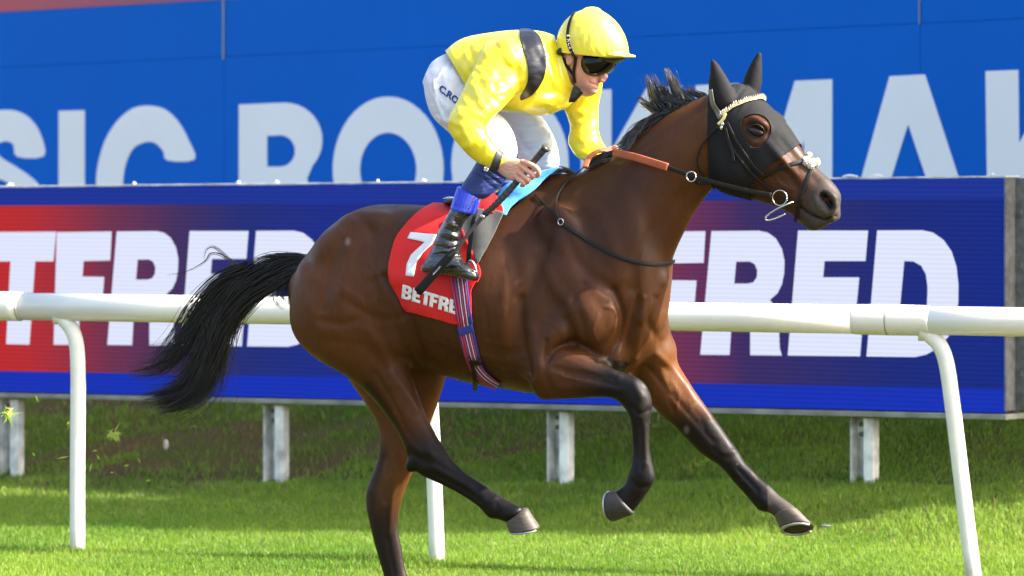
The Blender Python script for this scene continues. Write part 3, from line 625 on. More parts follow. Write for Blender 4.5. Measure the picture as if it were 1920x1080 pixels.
# near and far hind quarters
for vs, L in ((-1, [
 (600, 450, 745, 440, -.10, .10), (560, 500, 775, 510, -.14, .135), (546, 560, 778, 570, -.155, .145), (550, 622, 770, 616, -.155, .135), (588, 668, 760, 650, -.15, .115),
 (648, 704, 764, 686, -.145, .09), (694, 742, 781, 733, -.14, .068), (728, 784, 797, 776, -.135, .052), (752, 822, 812, 806, -.13, .044), (764, 856, 832, 838, -.13, .043),
 (783, 886, 850, 864, -.13, .040), (812, 902, 862, 876, -.13, .033), (846, 918, 872, 886, -.13, .030), (880, 938, 900, 904, -.13, .029), (902, 955, 922, 919, -.13, .033), (918, 972, 942, 932, -.13, .036),
 (934, 974, 958, 941, -.13, .032), (948, 980, 978, 950, -.13, .036)]),
 (1, [(640, 470, 790, 460, .10, .10), (640, 560, 830, 560, .14, .13), (636, 640, 846, 640, .15, .13), (648, 700, 836, 705, .15, .10), (680, 748, 822, 752, .15, .075), (706, 790, 804, 800, .15, .06),
 (712, 836, 788, 850, .15, .05), (704, 876, 774, 886, .15, .044), (688, 918, 762, 912, .15, .042), (687, 950, 751, 948, .15, .040), (694, 985, 746, 985, .15, .034), (705, 1030, 753, 1028, .15, .030),
 (719, 1078, 762, 1076, .15, .029), (727, 1108, 776, 1106, .15, .034), (734, 1126, 783, 1120, .15, .036), (750, 1146, 794, 1134, .15, .032), (762, 1160, 806, 1146, .15, .036)])):
    ribs(hb, L, ns=26)
# near and far forelegs
ribs(hb, [
 (1000, 560, 1110, 540, -.14, .08), (985, 640, 1100, 610, -.175, .09), (990, 706, 1056, 648, -.19, .085), (1012, 748, 1072, 646, -.20, .078), (1046, 749, 1094, 656, -.20, .072), (1082, 748, 1122, 674, -.20, .062),
 (1118, 746, 1150, 690, -.20, .052), (1150, 748, 1188, 703, -.20, .046), (1168, 762, 1211, 720, -.20, .046), (1180, 778, 1222, 752, -.20, .045), (1184, 796, 1219, 786, -.20, .038), (1186, 822, 1217, 815, -.20, .031),
 (1187, 850, 1219, 847, -.20, .029), (1183, 874, 1225, 876, -.20, .034), (1177, 892, 1228, 900, -.20, .037), (1172, 908, 1214, 924, -.20, .034), (1160, 918, 1200, 944, -.20, .034), (1152, 922, 1186, 962, -.20, .038)], ns=26)
ribs(hb, [
 (1130, 560, 1240, 540, .10, .08), (1150, 640, 1256, 620, .13, .09), (1185, 700, 1266, 672, .15, .085), (1210, 742, 1284, 704, .16, .076), (1238, 776, 1304, 736, .16, .066), (1268, 804, 1326, 766, .16, .056),
 (1296, 832, 1350, 798, .16, .048), (1314, 850, 1368, 824, .16, .046), (1332, 862, 1384, 846, .16, .044), (1352, 876, 1396, 866, .16, .038), (1374, 902, 1410, 880, .16, .032), (1392, 922, 1426, 897, .16, .031),
 (1408, 940, 1444, 912, .16, .034), (1424, 958, 1460, 928, .16, .037), (1442, 961, 1474, 938, .16, .033), (1456, 972, 1492, 952, .16, .038)], ns=26)
# muscle and bone masses
for a in [
 (1100, 590, -.185, 46, 66, .075, 18), (1128, 588, -.165, 34, 55, .07, 8), (1066, 545, -.18, 60, 90, .06, 28), (1060, 470, -.165, 50, 95, .055, 22), (1010, 640, -.19, 62, 78, .07, 0), (1036, 700, -.2, 44, 34, .07, 10),
 (1140, 655, -.10, 42, 46, .09, 20), (1215, 600, .10, 38, 75, .10, 8), (1228, 655, .13, 40, 48, .10, 25), (1190, 560, 0, 50, 80, .13, 10), (1165, 480, -.08, 70, 60, .09, 30),
 (650, 480, -.17, 80, 62, .10, 25), (612, 580, -.175, 62, 88, .095, 8), (700, 560, -.19, 70, 95, .085, -12), (745, 620, -.18, 34, 52, .07, -12), (690, 425, -.13, 70, 34, .10, 5), (672, 420, -.10, 26, 24, .09, 0),
 (660, 560, .18, 70, 90, .08, 0), (770, 640, .17, 62, 70, .08, -20),
 (1382, 300, -.068, 46, 48, .045, -20), (1382, 300, .068, 46, 48, .045, -20),      # jaws
 (1424, 232, -.088, 22, 11, .022, -25), (1452, 226, .085, 26, 15, .026, -38),         # brow
 (1452, 290, -.07, 40, 10, .025, -42), (1452, 290, .07, 40, 10, .025, -42),        # facial crest
 (1550, 378, -.045, 25, 22, .022, -30), (1550, 378, .045, 25, 22, .022, -30), (1530, 420, 0, 22, 12, .042, 12), (1560, 402, 0, 16, 14, .05, -20),
 (1040, 360, 0, 80, 34, .07, 8), (1000, 372, 0, 60, 30, .12, 10),
 (777, 866, -.13, 14, 24, .034, -35), (702, 925, .15, 14, 24, .034, 10)]:
    blob(hb, *a[:6], ang=a[6])
# ears (under their covers)
def ear(mb, b0, b1, tip, v, w, k=1.0):
    b0, b1, tip = map(np.array, (b0, b1, tip)); L = []
    for t, s in ((0, .95), (.2, 1.0), (.42, .86), (.62, .62), (.8, .38), (.93, .18), (1, .06)):
        c = (b0 + b1) / 2 * (1 - t) + tip * t; h = (b1 - b0) / 2 * s * k; L.append((*(c - h), *(c + h), v, w * s))
    ribs(mb, L, ns=18, rnd=.4)
ear(hb, (1338, 204), (1378, 190), (1335, 108), -.075, .031, 1.0); ear(hb, (1392, 170), (1420, 184), (1425, 94), .05, .031, .98)
H0 = remesh(fixn(hb.mesh()), .0078, 6, .6)
def relax(me, wfun, it):
    V = getV(me); e = np.empty(len(me.edges) * 2, np.int32); me.edges.foreach_get('vertices', e); e = e.reshape(-1, 2); n = len(V)
    deg = np.bincount(e.ravel(), minlength=n)[:, None].astype(float); w = wfun(V)[:, None]
    for _ in range(it):
        S = np.zeros_like(V)
        for k in range(3): S[:, k] = np.bincount(e[:, 0], V[e[:, 1], k], n) + np.bincount(e[:, 1], V[e[:, 0], k], n)
        V = V + w * (S / np.maximum(deg, 1) - V)
    setV(me, V)
def wbody(V):
    Q = proj(V); X, Y = Q[:, 0], Q[:, 1]; s = lambda a, b, x: np.clip((x - a) / (b - a), 0, 1)
    return .05 + .65 * s(1345, 1290, X) * s(760, 690, Y + .0 * X)
relax(H0, wbody, 15)
EYE = (1417, 246)
KS = [
 # hindquarters
 ([(640, 450), (612, 520), (606, 580)], 9, -4, -.5, -.02), ([(668, 402), (700, 440), (706, 500)], 11, -5, -.5, 0), ([(700, 530), (735, 590), (762, 650)], 13, -5, -.5, -.05), ([(720, 520), (752, 580), (775, 640), (800, 690)], 10, -10, -.6, -.05),
 ([(598, 600), (640, 608), (668, 600)], 9, -3.5, -.5, 0), ([(566, 500), (574, 560), (600, 620)], 14, 4, -.5, 0), ([(655, 470), (650, 520), (640, 560)], 13, 5, -.5, 0), ([(690, 620), (720, 660), (735, 720)], 12, 5, -.5, 0),
 ([(704, 700), (740, 760), (764, 812)], 5, -4, -.5, 0), ([(700, 460), (716, 510), (718, 560)], 8, 2, -.5, -.05),
 ([(770, 850), (800, 868)], 7, -4, -.5, 0), ([(800, 838), (812, 856)], 8, 4, -.5, 0), ([(800, 885), (860, 915), (900, 940)], 4, -3.5, -.5, 0), ([(815, 878), (880, 910)], 6, 3, -.5, 0),
 ([(720, 860), (714, 900), (722, 940)], 6, -4, -.05, .6), ([(742, 880), (735, 940), (728, 1000)], 6, 4, -.05, .6), ([(722, 960), (728, 1020), (740, 1078)], 4, -3, -.05, .6),
 # ribs and belly
 ([(770, 560), (800, 640), (880, 690)], 18, -5, -.6, -.05), ([(960, 470), (968, 560), (960, 660)], 16, -4, -.6, -.05), ([(910, 640), (960, 650), (990, 640)], 5, 1.5, -.6, -.05), ([(900, 665), (950, 676), (985, 670)], 5, 1.5, -.6, -.05),
 # shoulder
 ([(1032, 420), (1000, 520), (975, 600), (976, 690)], 16, -9, -.6, -.05), ([(1150, 545), (1166, 590), (1160, 640), (1140, 668)], 8, -9, -.6, .0), ([(1060, 600), (1080, 640), (1066, 650)], 9, -6, -.6, -.05), ([(1095, 535), (1075, 560), (1090, 600), (1100, 650)], 9, -5, -.6, -.05),
 ([(1024, 640), (1020, 680), (1040, 655), (1064, 644)], 5, -7, -.6, -.05), ([(1070, 640), (1098, 652)], 5, -6, -.6, -.05), ([(1118, 545), (1146, 570), (1154, 610), (1130, 655)], 13, 6, -.6, 0),
 ([(1195, 560), (1180, 620), (1170, 680)], 8, -8, -.15, .3), ([(1228, 560), (1215, 600), (1236, 640)], 8, -5, -.1, .4), ([(1245, 520), (1230, 560), (1200, 600)], 9, 5, -.2, .4), ([(1250, 590), (1238, 640)], 8, 5, -.1, .4),
 # neck
 ([(1300, 350), (1250, 400), (1200, 480), (1185, 540)], 15, -5, -.4, 0), ([(1322, 200), (1250, 250), (1200, 275), (1160, 300)], 8, -4, -.4, 0), ([(1290, 410), (1262, 470), (1246, 530)], 10, 4, -.4, 0),
 # forelegs
 ([(1040, 690), (1090, 700), (1150, 712)], 6, -4, -.5, 0), ([(1050, 668), (1110, 690), (1160, 704)], 7, 3, -.5, 0), ([(1046, 726), (1110, 728), (1160, 732)], 7, 3, -.5, 0), ([(1190, 722), (1202, 744)], 8, 4, -.5, 0), ([(1184, 762), (1200, 776), (1218, 768)], 4, -3.5, -.5, 0),
 ([(1198, 790), (1200, 840), (1202, 880)], 3.5, -3.5, -.5, 0), ([(1210, 800), (1211, 870)], 5, 2.5, -.5, 0),
 ([(1260, 740), (1300, 785), (1340, 830)], 6, -4, 0, .5), ([(1290, 720), (1330, 780)], 8, 4, 0, .5), ([(1356, 850), (1376, 846)], 5, 3, 0, .5), ([(1380, 876), (1420, 920)], 4, -3.5, 0, .5), ([(1240, 700), (1262, 756)], 6, 4, 0, .5),
 # head
 ([EYE], 13, -4, -.5, -.03), ([(1398, 228), (1414, 222), (1434, 234)], 6, 7, -.5, 0), ([(1404, 260), (1420, 268), (1434, 258)], 5, 4, -.5, 0), ([(1440, 268), (1480, 312), (1500, 336)], 7, 5, -.5, 0), ([(1450, 292), (1480, 330), (1500, 356)], 9, -5, -.5, 0), ([(1464, 262), (1500, 305), (1530, 340)], 7, -3.5, -.5, 0),
 ([(1543, 368), (1552, 380), (1556, 386)], 7.5, -24, -.5, 0), ([(1532, 366), (1540, 390), (1556, 396), (1566, 386)], 5, 4, -.5, 0), ([(1536, 362), (1552, 358), (1566, 370)], 5, 4, -.5, 0),
 ([(1568, 404), (1545, 412), (1520, 402), (1500, 388)], 3.6, -8, -.5, .02), ([(1560, 414), (1530, 420), (1512, 410)], 7, 3, -.5, 0), ([(1420, 350), (1440, 330), (1470, 340)], 8, -4, -.5, 0), ([(1376, 350), (1402, 326), (1410, 290)], 9, -4, -.5, 0),
 # veins
 ([(1132, 575), (1148, 580), (1154, 592)], 2.4, 3.2, -.5, 0), ([(1122, 590), (1112, 620), (1120, 640)], 2.4, 2.4, -.5, 0), ([(1452, 330), (1470, 350), (1490, 356)], 3, 3, -.5, 0), ([(1490, 325), (1500, 350), (1504, 372)], 3, 2.6, -.5, 0), ([(1470, 300), (1484, 322), (1506, 330)], 2.6, 2, -.5, 0),
 ([(740, 752), (752, 770), (770, 786)], 2.5, 2, -.5, 0), ([(1260, 716), (1272, 740), (1268, 770)], 2.5, 2.6, 0, .5), ([(1238, 690), (1250, 704)], 2.5, 2.6, 0, .5)]
KS = [(a[0], a[1] * .9, a[2] * (1.5 if a[1] >= 8 and np.array(a[0])[:, 0].max() < 1330 else 1.1), *a[3:]) for a in KS]
KS += [([(628, 520), (650, 545), (676, 560), (690, 600)], 2.4, 1.8, -.6, -.05), ([(1020, 600), (1052, 620), (1060, 650)], 2.4, 2, -.6, -.05), ([(960, 690), (900, 676), (850, 650), (800, 640)], 2.6, 1.8, -.6, -.05), ([(1220, 440), (1200, 500), (1206, 560)], 3, 2, -.4, .0), ([(1090, 690), (1120, 700), (1150, 716)], 2, 1.6, -.6, -.05), ([(1290, 750), (1310, 786)], 2.2, 2, 0, .5), ([(690, 500), (706, 530), (700, 560)], 2.5, -1.8, -.6, -.05), ([(698, 498), (714, 530), (709, 562)], 2.2, 1.6, -.6, -.05), ([(748, 540), (768, 600), (786, 660), (796, 700)], 11, -11, -.6, -.04), ([(766, 660), (780, 700), (790, 740)], 7, -6, -.6, -.04), ([(712, 470), (722, 540), (742, 600)], 5, -2.5, -.6, -.05), ([(976, 560), (980, 640), (992, 700)], 8, -8, -.6, -.05),
 ([(1030, 668), (1022, 700), (1034, 730)], 6, -5, -.6, -.05), ([(1056, 660), (1100, 676), (1150, 698)], 5, 3.5, -.6, -.05), ([(1060, 700), (1110, 712), (1160, 722)], 4, -4, -.6, -.05), ([(1178, 716), (1196, 712), (1210, 726)], 6, 3, -.6, -.05), ([(1192, 800), (1193, 860)], 2.6, -3.5, -.6, -.05), ([(1204, 796), (1205, 868)], 2.6, -3, -.6, -.05), ([(1186, 902), (1196, 914), (1212, 912)], 4, -3, -.6, -.05),
 ([(900, 925), (915, 940), (928, 934)], 5, 3, -.6, -.05), ([(930, 946), (938, 962)], 3.5, -3, -.6, -.05), ([(820, 872), (862, 894), (896, 914)], 3, -3.5, -.6, -.05), ([(812, 884), (856, 908), (892, 930)], 3, -3, -.6, -.05), ([(770, 830), (786, 846), (806, 850)], 5, 3.5, -.6, -.05),
 ([(1336, 842), (1352, 856), (1366, 858)], 5, -3.5, 0, .5), ([(1388, 884), (1420, 918)], 3, -3, 0, .5), ([(1376, 892), (1408, 926)], 3, -3, 0, .5), ([(1430, 934), (1440, 948)], 4, 3, 0, .5), ([(1300, 768), (1322, 800)], 4, -4, 0, .5)]
KS += [([(640, 560), (690, 590), (730, 600), (760, 590)], 9, -5, -.5, -.05), ([(590, 520), (600, 470), (640, 440)], 10, 5, -.5, 0), ([(620, 640), (680, 650), (720, 690)], 9, -4, -.5, -.05), ([(735, 700), (765, 740), (785, 770)], 6, 4, -.5, -.05),
 ([(1010, 470), (1040, 540), (1080, 580)], 12, 5, -.5, -.05), ([(1060, 430), (1090, 500), (1140, 540)], 12, -5, -.5, -.05), ([(1120, 400), (1150, 460), (1160, 520)], 16, 5, -.5, -.05), ([(1000, 620), (1010, 690), (1000, 720)], 8, 5, -.5, -.05), ([(955, 500), (945, 580), (950, 640)], 12, 4, -.5, -.05),
 ([(846, 630), (900, 668), (980, 690)], 10, 4, -.5, -.05), ([(1206, 560), (1200, 620), (1190, 670)], 7, 6, -.2, .3), ([(1215, 690), (1250, 730), (1262, 770)], 5, -5, 0, .5), ([(1232, 664), (1270, 700), (1300, 750)], 6, 5, 0, .5)]
for k in range(7): KS.append(([(800 + k * 22, 560 + k * 3), (796 + k * 24, 610 + k * 4), (800 + k * 26, 650 + k * 5)], 6, -1.8 if k % 2 else 1.4, -.6, -.05))
sculpt(H0, KS)
V = getV(H0); Q = proj(V); v = vof(V); X, Y = Q[:, 0], Q[:, 1]
def ss(a, b, x): t = np.clip((x - a) / (b - a), 0, 1); return t * t * (3 - 2 * t)
def mixc(a, b, t): return a * (1 - t[:, None]) + np.array(b) * t[:, None]
n1 = nz(V[:, 0] * 1.0, V[:, 2] * 1.0, 7, 31); n2 = nz(V[:, 0] + V[:, 1], V[:, 2], 22, 32)
c = np.tile([.056, .0192, .0056], (len(V), 1))
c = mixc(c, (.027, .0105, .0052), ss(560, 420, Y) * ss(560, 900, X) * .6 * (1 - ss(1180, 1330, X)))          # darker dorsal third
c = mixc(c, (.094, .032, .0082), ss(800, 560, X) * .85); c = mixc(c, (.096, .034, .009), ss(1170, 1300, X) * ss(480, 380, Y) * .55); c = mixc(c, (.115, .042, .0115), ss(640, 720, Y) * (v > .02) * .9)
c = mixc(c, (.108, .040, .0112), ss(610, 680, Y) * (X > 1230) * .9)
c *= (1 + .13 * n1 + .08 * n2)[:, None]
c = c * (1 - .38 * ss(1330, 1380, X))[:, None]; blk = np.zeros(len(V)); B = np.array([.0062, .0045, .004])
fl = (X > 985) & (X < 1600) & (Y > 620)
nearleg = v < -.02
blk = np.maximum(blk, np.where(fl & (v < -.06) & (segdist(Q, [(1060, 700), (1180, 725), (1202, 780), (1202, 880), (1160, 950)])[0] < 44), ss(1050, 1160, X + .35 * (Y - 700)) , 0)); blk = np.maximum(blk, np.where(~nearleg & fl, ss(735, 825, Y + .25 * (X - 1250)), 0))
hl = (X < 1010) & (Y > 700)
blk = np.maximum(blk, np.where(hl & nearleg, ss(785, 862, Y + .25 * (X - 770)), 0)); blk = np.maximum(blk, np.where(hl & nearleg, ss(16, 2, segdist(Q, [(690, 724), (731, 784), (768, 850)])[0]) * .7, 0))
blk = np.maximum(blk, np.where(hl & ~nearleg, ss(880, 1000, Y) * .9, 0)); blk = np.maximum(blk, np.where(hl & ~nearleg & (X < 730), ss(30, 6, segdist(Q, [(708, 850), (690, 915), (697, 990)])[0]) * .8, 0))
mz = ss(1496, 1560, X + .45 * (Y - 370)); blk = np.maximum(blk, np.where(X > 1400, mz * .93, 0))
blk = np.maximum(blk, ss(30, 12, np.hypot(X - EYE[0], (Y - EYE[1]) * 1.2)) * .75 * (v < 0))
c = mixc(c, B, np.clip(blk + .06 * n1 * (blk > .05), 0, 1)); c = mixc(c, (.10, .085, .075), .55 * ss(14, 7, segdist(Q, [(1530, 386), (1546, 398), (1560, 396)])[0]) * (v < 0))
c = mixc(c, (.055, .045, .038), ss(1470, 1545, X + .5 * (Y - 370)) * (X > 1440) * .8)
dn = segdist(Q, [(1543, 368), (1551, 378), (1556, 386)])[0]; c = mixc(c, (.004, .003, .003), ss(11, 7, dn) * (v < 0)); c = mixc(c, (.10, .012, .010), ss(6, 2, np.hypot(X - 1552, Y - 374)) * .8 * (v < 0)); c = mixc(c, (.14, .12, .105), ss(5, 1, segdist(Q, [(1529, 366), (1536, 390), (1552, 400)])[0]) * .6 * (v < 0)); c = mixc(c, (.003, .003, .003), ss(3.2, 1.2, segdist(Q, [(1568, 404), (1545, 412), (1520, 402), (1500, 388)])[0]) * (v < .02))
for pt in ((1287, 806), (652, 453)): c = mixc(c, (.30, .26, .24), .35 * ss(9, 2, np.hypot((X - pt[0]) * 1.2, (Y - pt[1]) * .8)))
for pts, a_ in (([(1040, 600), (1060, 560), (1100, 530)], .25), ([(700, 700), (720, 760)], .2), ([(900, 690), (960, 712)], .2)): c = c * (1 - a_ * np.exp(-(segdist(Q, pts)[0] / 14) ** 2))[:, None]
rd = np.random.RandomState(9)
for _ in range(70):      # dried mud flecks on the lower legs and belly
    q = np.array([(rd.uniform(700, 960), rd.uniform(760, 960)), (rd.uniform(1150, 1460), rd.uniform(740, 950)), (rd.uniform(860, 1000), rd.uniform(690, 740))][rd.randint(3)]); c = mixc(c, (.11, .085, .055), .7 * ss(rd.uniform(1.2, 3.2), .4, np.hypot(X - q[0], (Y - q[1]) * rd.uniform(.7, 1.4))))
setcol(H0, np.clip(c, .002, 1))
M_coat = mat('bay_coat', rough=.36, spec=.20, attr='Col', sheen=0, noise=(60, .10, 3, (1, 1, .35)), bump=[(11, .5, .006, 6, (1, 1, .6)), (60, .25, .002, 5, (1, 1, .5)), (500, .25, .001, 2, (.6, 1, .25))])
horse = empty('horse', px(760, 1160, 20.15), 'dark bay racehorse at full gallop with black legs and a black hood', 'horse')
t_ = M_coat.node_tree; b_ = t_.nodes['Principled BSDF']; tc_ = t_.nodes.new('ShaderNodeTexCoord'); n_ = t_.nodes.new('ShaderNodeTexNoise'); n_.inputs['Scale'].default_value = 9; n_.inputs['Detail'].default_value = 7; r_ = t_.nodes.new('ShaderNodeMapRange'); r_.inputs['From Min'].default_value = .3; r_.inputs['From Max'].default_value = .7; r_.inputs['To Min'].default_value = .36; r_.inputs['To Max'].default_value = .58
t_.links.new(tc_.outputs['Object'], n_.inputs['Vector']); t_.links.new(n_.outputs['Fac'], r_.inputs['Value']); t_.links.new(r_.outputs[0], b_.inputs['Roughness'])
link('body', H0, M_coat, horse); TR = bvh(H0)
# hooves with shoes
M_hoof = mat('hoof_horn', (.075, .058, .043), rough=.6, noise=(30, .3, 5, (1, 1, 5)), bump=[(70, .4, .002, 4, (1, 1, 4))]); M_dhoof = mat('dark_hoof_horn', (.028, .026, .025), rough=.6, noise=(30, .3, 5), bump=[(70, .4, .002, 4)])
M_sole = mat('hoof_sole', (.03, .026, .022), rough=.9, bump=[(60, .8, .006, 5)]); M_shoe = mat('alloy_shoe', (.42, .42, .42), rough=.45, metal=.6, noise=(40, .2, 4))
def frame_ring(p0, p1, q, v, w):
    a, b = H(*p0, v), H(*p1, v); c = (a + b) / 2; return c, (a - b) / 2, (H(*q, v - w) - c)
def hoof(v, cor, sole, w0, w1, q0, q1, m):
    c0, a0, b0 = frame_ring(cor[0], cor[1], q0, v, w0); c1, a1, b1 = frame_ring(sole[0], sole[1], q1, v, w1)
    C, A, Bv = [], [], []
    for t, k in ((-.08, .86), (0, 1.0), (.12, 1.02), (.5, 1), (.9, 1.0), (1, .99)):
        C.append(c0 * (1 - t) + c1 * t); A.append((a0 * (1 - t) + a1 * t) * k); Bv.append((b0 * (1 - t) + b1 * t) * k)
    V, Fc = rings(np.array(C), np.array(A), np.array(Bv), [(2.3, 0)] * 6, 32); mb = MB(); mb.add(V, Fc); h = link('hoof', fixn(mb.mesh()), m, horse)
    d = (c1 - c0) / np.linalg.norm(c1 - c0)
    th = np.linspace(rad(35), rad(325), 40) + math.pi; n = -np.cross(a1, b1); n /= np.linalg.norm(n); n = n if n @ d > 0 else -n
    P = [c1 + n * .005 - a1 * .91 * math.cos(t - math.pi) * 1 + b1 * .91 * math.sin(t - math.pi) for t in th - 0]
    # open end of the shoe at the heel
    hs = np.sign(1); mb = MB(); N = np.array([n] * len(P)); ribbon(mb, np.array(P), N, .013, .007); link('horseshoe', fixn(mb.mesh()), M_shoe, h)
    mb = MB(); V, Fc = rings(np.array([c1 - n * .002, c1 + n * .002]), np.array([a1 * .86, a1 * .80]), np.array([b1 * .86, b1 * .80]), None, 28); mb.add(V, Fc); link('sole', fixn(mb.mesh()), M_sole, h); return h
# cor/sole: (heel point, toe point)
hoof(-.13, ((948, 980), (989, 953)), ((955, 996), (1012, 988)), .047, .054, (968, 970), (981, 998), M_hoof)
hoof(-.20, ((1153, 919), (1188, 964)), ((1146, 921), (1148, 978)), .047, .051, (1167, 943), (1132, 947), M_dhoof)
hoof(.16, ((1453, 970), (1494, 954)), ((1463, 993), (1526, 987)), .049, .056, (1470, 956), (1492, 979), M_hoof)
hoof(.15, ((762, 1160), (806, 1146)), ((762, 1190), (828, 1186)), .046, .060, (780, 1156), (792, 1192), M_dhoof)
# eye
M_eye = mat('eye', (.006, .004, .003), rough=.10, spec=.5, coat=.2); M_lid = mat('eyelid', (.02, .013, .01), rough=.45, bump=[(120, .4, .002, 3)])
ec, en = hit(TR, *EYE); mb = MB(); ell(mb, ec - en * .005, (.034, .019, .0205), [UD * .95 - np.array([0, 0, .3]), VD, np.array([.1, 0, .95])]); link('eye', mb.mesh(), M_eye, horse)
M_lid2 = mat('brown_eyelid', (.035, .014, .007), rough=.5, spec=.3)
for pts, r in (([(1400, 243), (1408, 236), (1419, 233.5), (1429, 239), (1435, 249)], .0026),):
    mb = MB(); tubes(mb, [hit(TR, *p)[0] + np.array([0, -.008, 0]) for p in pts], [r * .4] + [r] * (len(pts) - 2) + [r * .4], ns=10, sub=6); link('eyelid', mb.mesh(), M_lid2, horse)

# ------------------------------------------------------------------ hair
def strands(guides, n, r0, seg=14, seed=1, spread=None, tip=1.0, curl=.01, lens=(.6, 1)):
    """guides: rows (px,py,v, half width px, half depth m); strands follow the bundle and fray towards the tips"""
    r = np.random.RandomState(seed); G = np.array(guides, float); Vs, Fs, base = [], [], 0
    NL = max(5, min(26, n // 22)); LK = [(r.uniform(-1, 1), r.uniform(-1, 1), r.uniform(0, 6.28, 4), r.normal(0, 1) * .5, r.uniform(.82, 1.0)) for _ in range(NL)]
    for _ in range(n):
        L = r.uniform(*lens); s0 = r.rand() ** 1.6 * (1 - L) if L < 1 else 0; t = np.linspace(s0, min(1, s0 + L), seg); M = crom(G, t * (len(G) - 1))
        lk = LK[r.randint(NL)]; a0, b0 = r.uniform(-1, 1), r.uniform(-1, 1); ph = lk[2] + r.normal(0, .25, 4); fz = lk[3] + r.normal(0, 1) * .12; g = (t - s0) / L; gg = np.clip(s0 + g * .9, 0, 1) ** .8; stray = r.rand() < .12; a = a0 * (1 - gg) + (lk[0] + r.normal(0, .10 if not stray else .6)) * gg; b = b0 * (1 - gg) + (lk[1] + r.normal(0, .15)) * gg
        T = np.gradient(M[:, :2], axis=0); T /= np.linalg.norm(T, axis=1)[:, None] + 1e-9; Nn = np.stack([-T[:, 1], T[:, 0]], -1)
        off = a * M[:, 3] * (1 + fz * g ** 2 * tip) + M[:, 3] * .14 * np.sin(g * 5 + ph[0]) + M[:, 3] * .10 * np.sin(g * 11 + ph[1]) * g
        vv = M[:, 2] + b * M[:, 4] + curl * np.sin(g * 4 + ph[2]); Q = M[:, :2] + Nn * off[:, None]
        P = np.array([H(q[0], q[1], w) for q, w in zip(Q, vv)]); rr = r0 * r.uniform(.7, 1.5) * (1 - .85 * g ** 2)
        Td = np.gradient(P, axis=0); Td /= np.linalg.norm(Td, axis=1)[:, None] + 1e-9; A = np.cross(Td, VD); A /= np.linalg.norm(A, axis=1)[:, None] + 1e-9; Bb = np.cross(Td, A)
        for k in range(3): pass
        ang = np.array([0, 2.094, 4.189]); R = P[:, None] + rr[:, None, None] * (np.cos(ang)[None, :, None] * A[:, None] + np.sin(ang)[None, :, None] * Bb[:, None])
        Vs.append(R.reshape(-1, 3)); i = np.arange(seg - 1)[:, None] * 3; j = np.arange(3)[None]; k = (j + 1) % 3
        Fs.append(np.stack([i + j, i + k, i + 3 + k, i + 3 + j], -1).reshape(-1, 4) + base); base += seg * 3
    return np.concatenate(Vs), np.concatenate(Fs)
M_hair = mat('black_hair', (.012, .010, .009), rough=.38, spec=.6); M_hair2 = mat('mane_hair', (.016, .013, .011), rough=.26, spec=1.0)
def hair(name, sets, m):
    Vs, Fs, b = [], [], 0
    for s in sets: V_, F_ = strands(**s); Vs.append(V_); Fs.append(F_ + b); b += len(V_)
    return link(name, mesh(np.concatenate(Vs), np.concatenate(Fs)), m, horse)
TG = [(592, 500, .06, 14, .03), (560, 496, .07, 22, .035), (520, 508, .08, 32, .04), (478, 526, .09, 30, .045), (438, 558, .10, 30, .05), (408, 606, .10, 30, .05), (386, 660, .10, 30, .05), (362, 706, .10, 34, .045), (318, 744, .09, 30, .04), (276, 764, .08, 22, .03)]
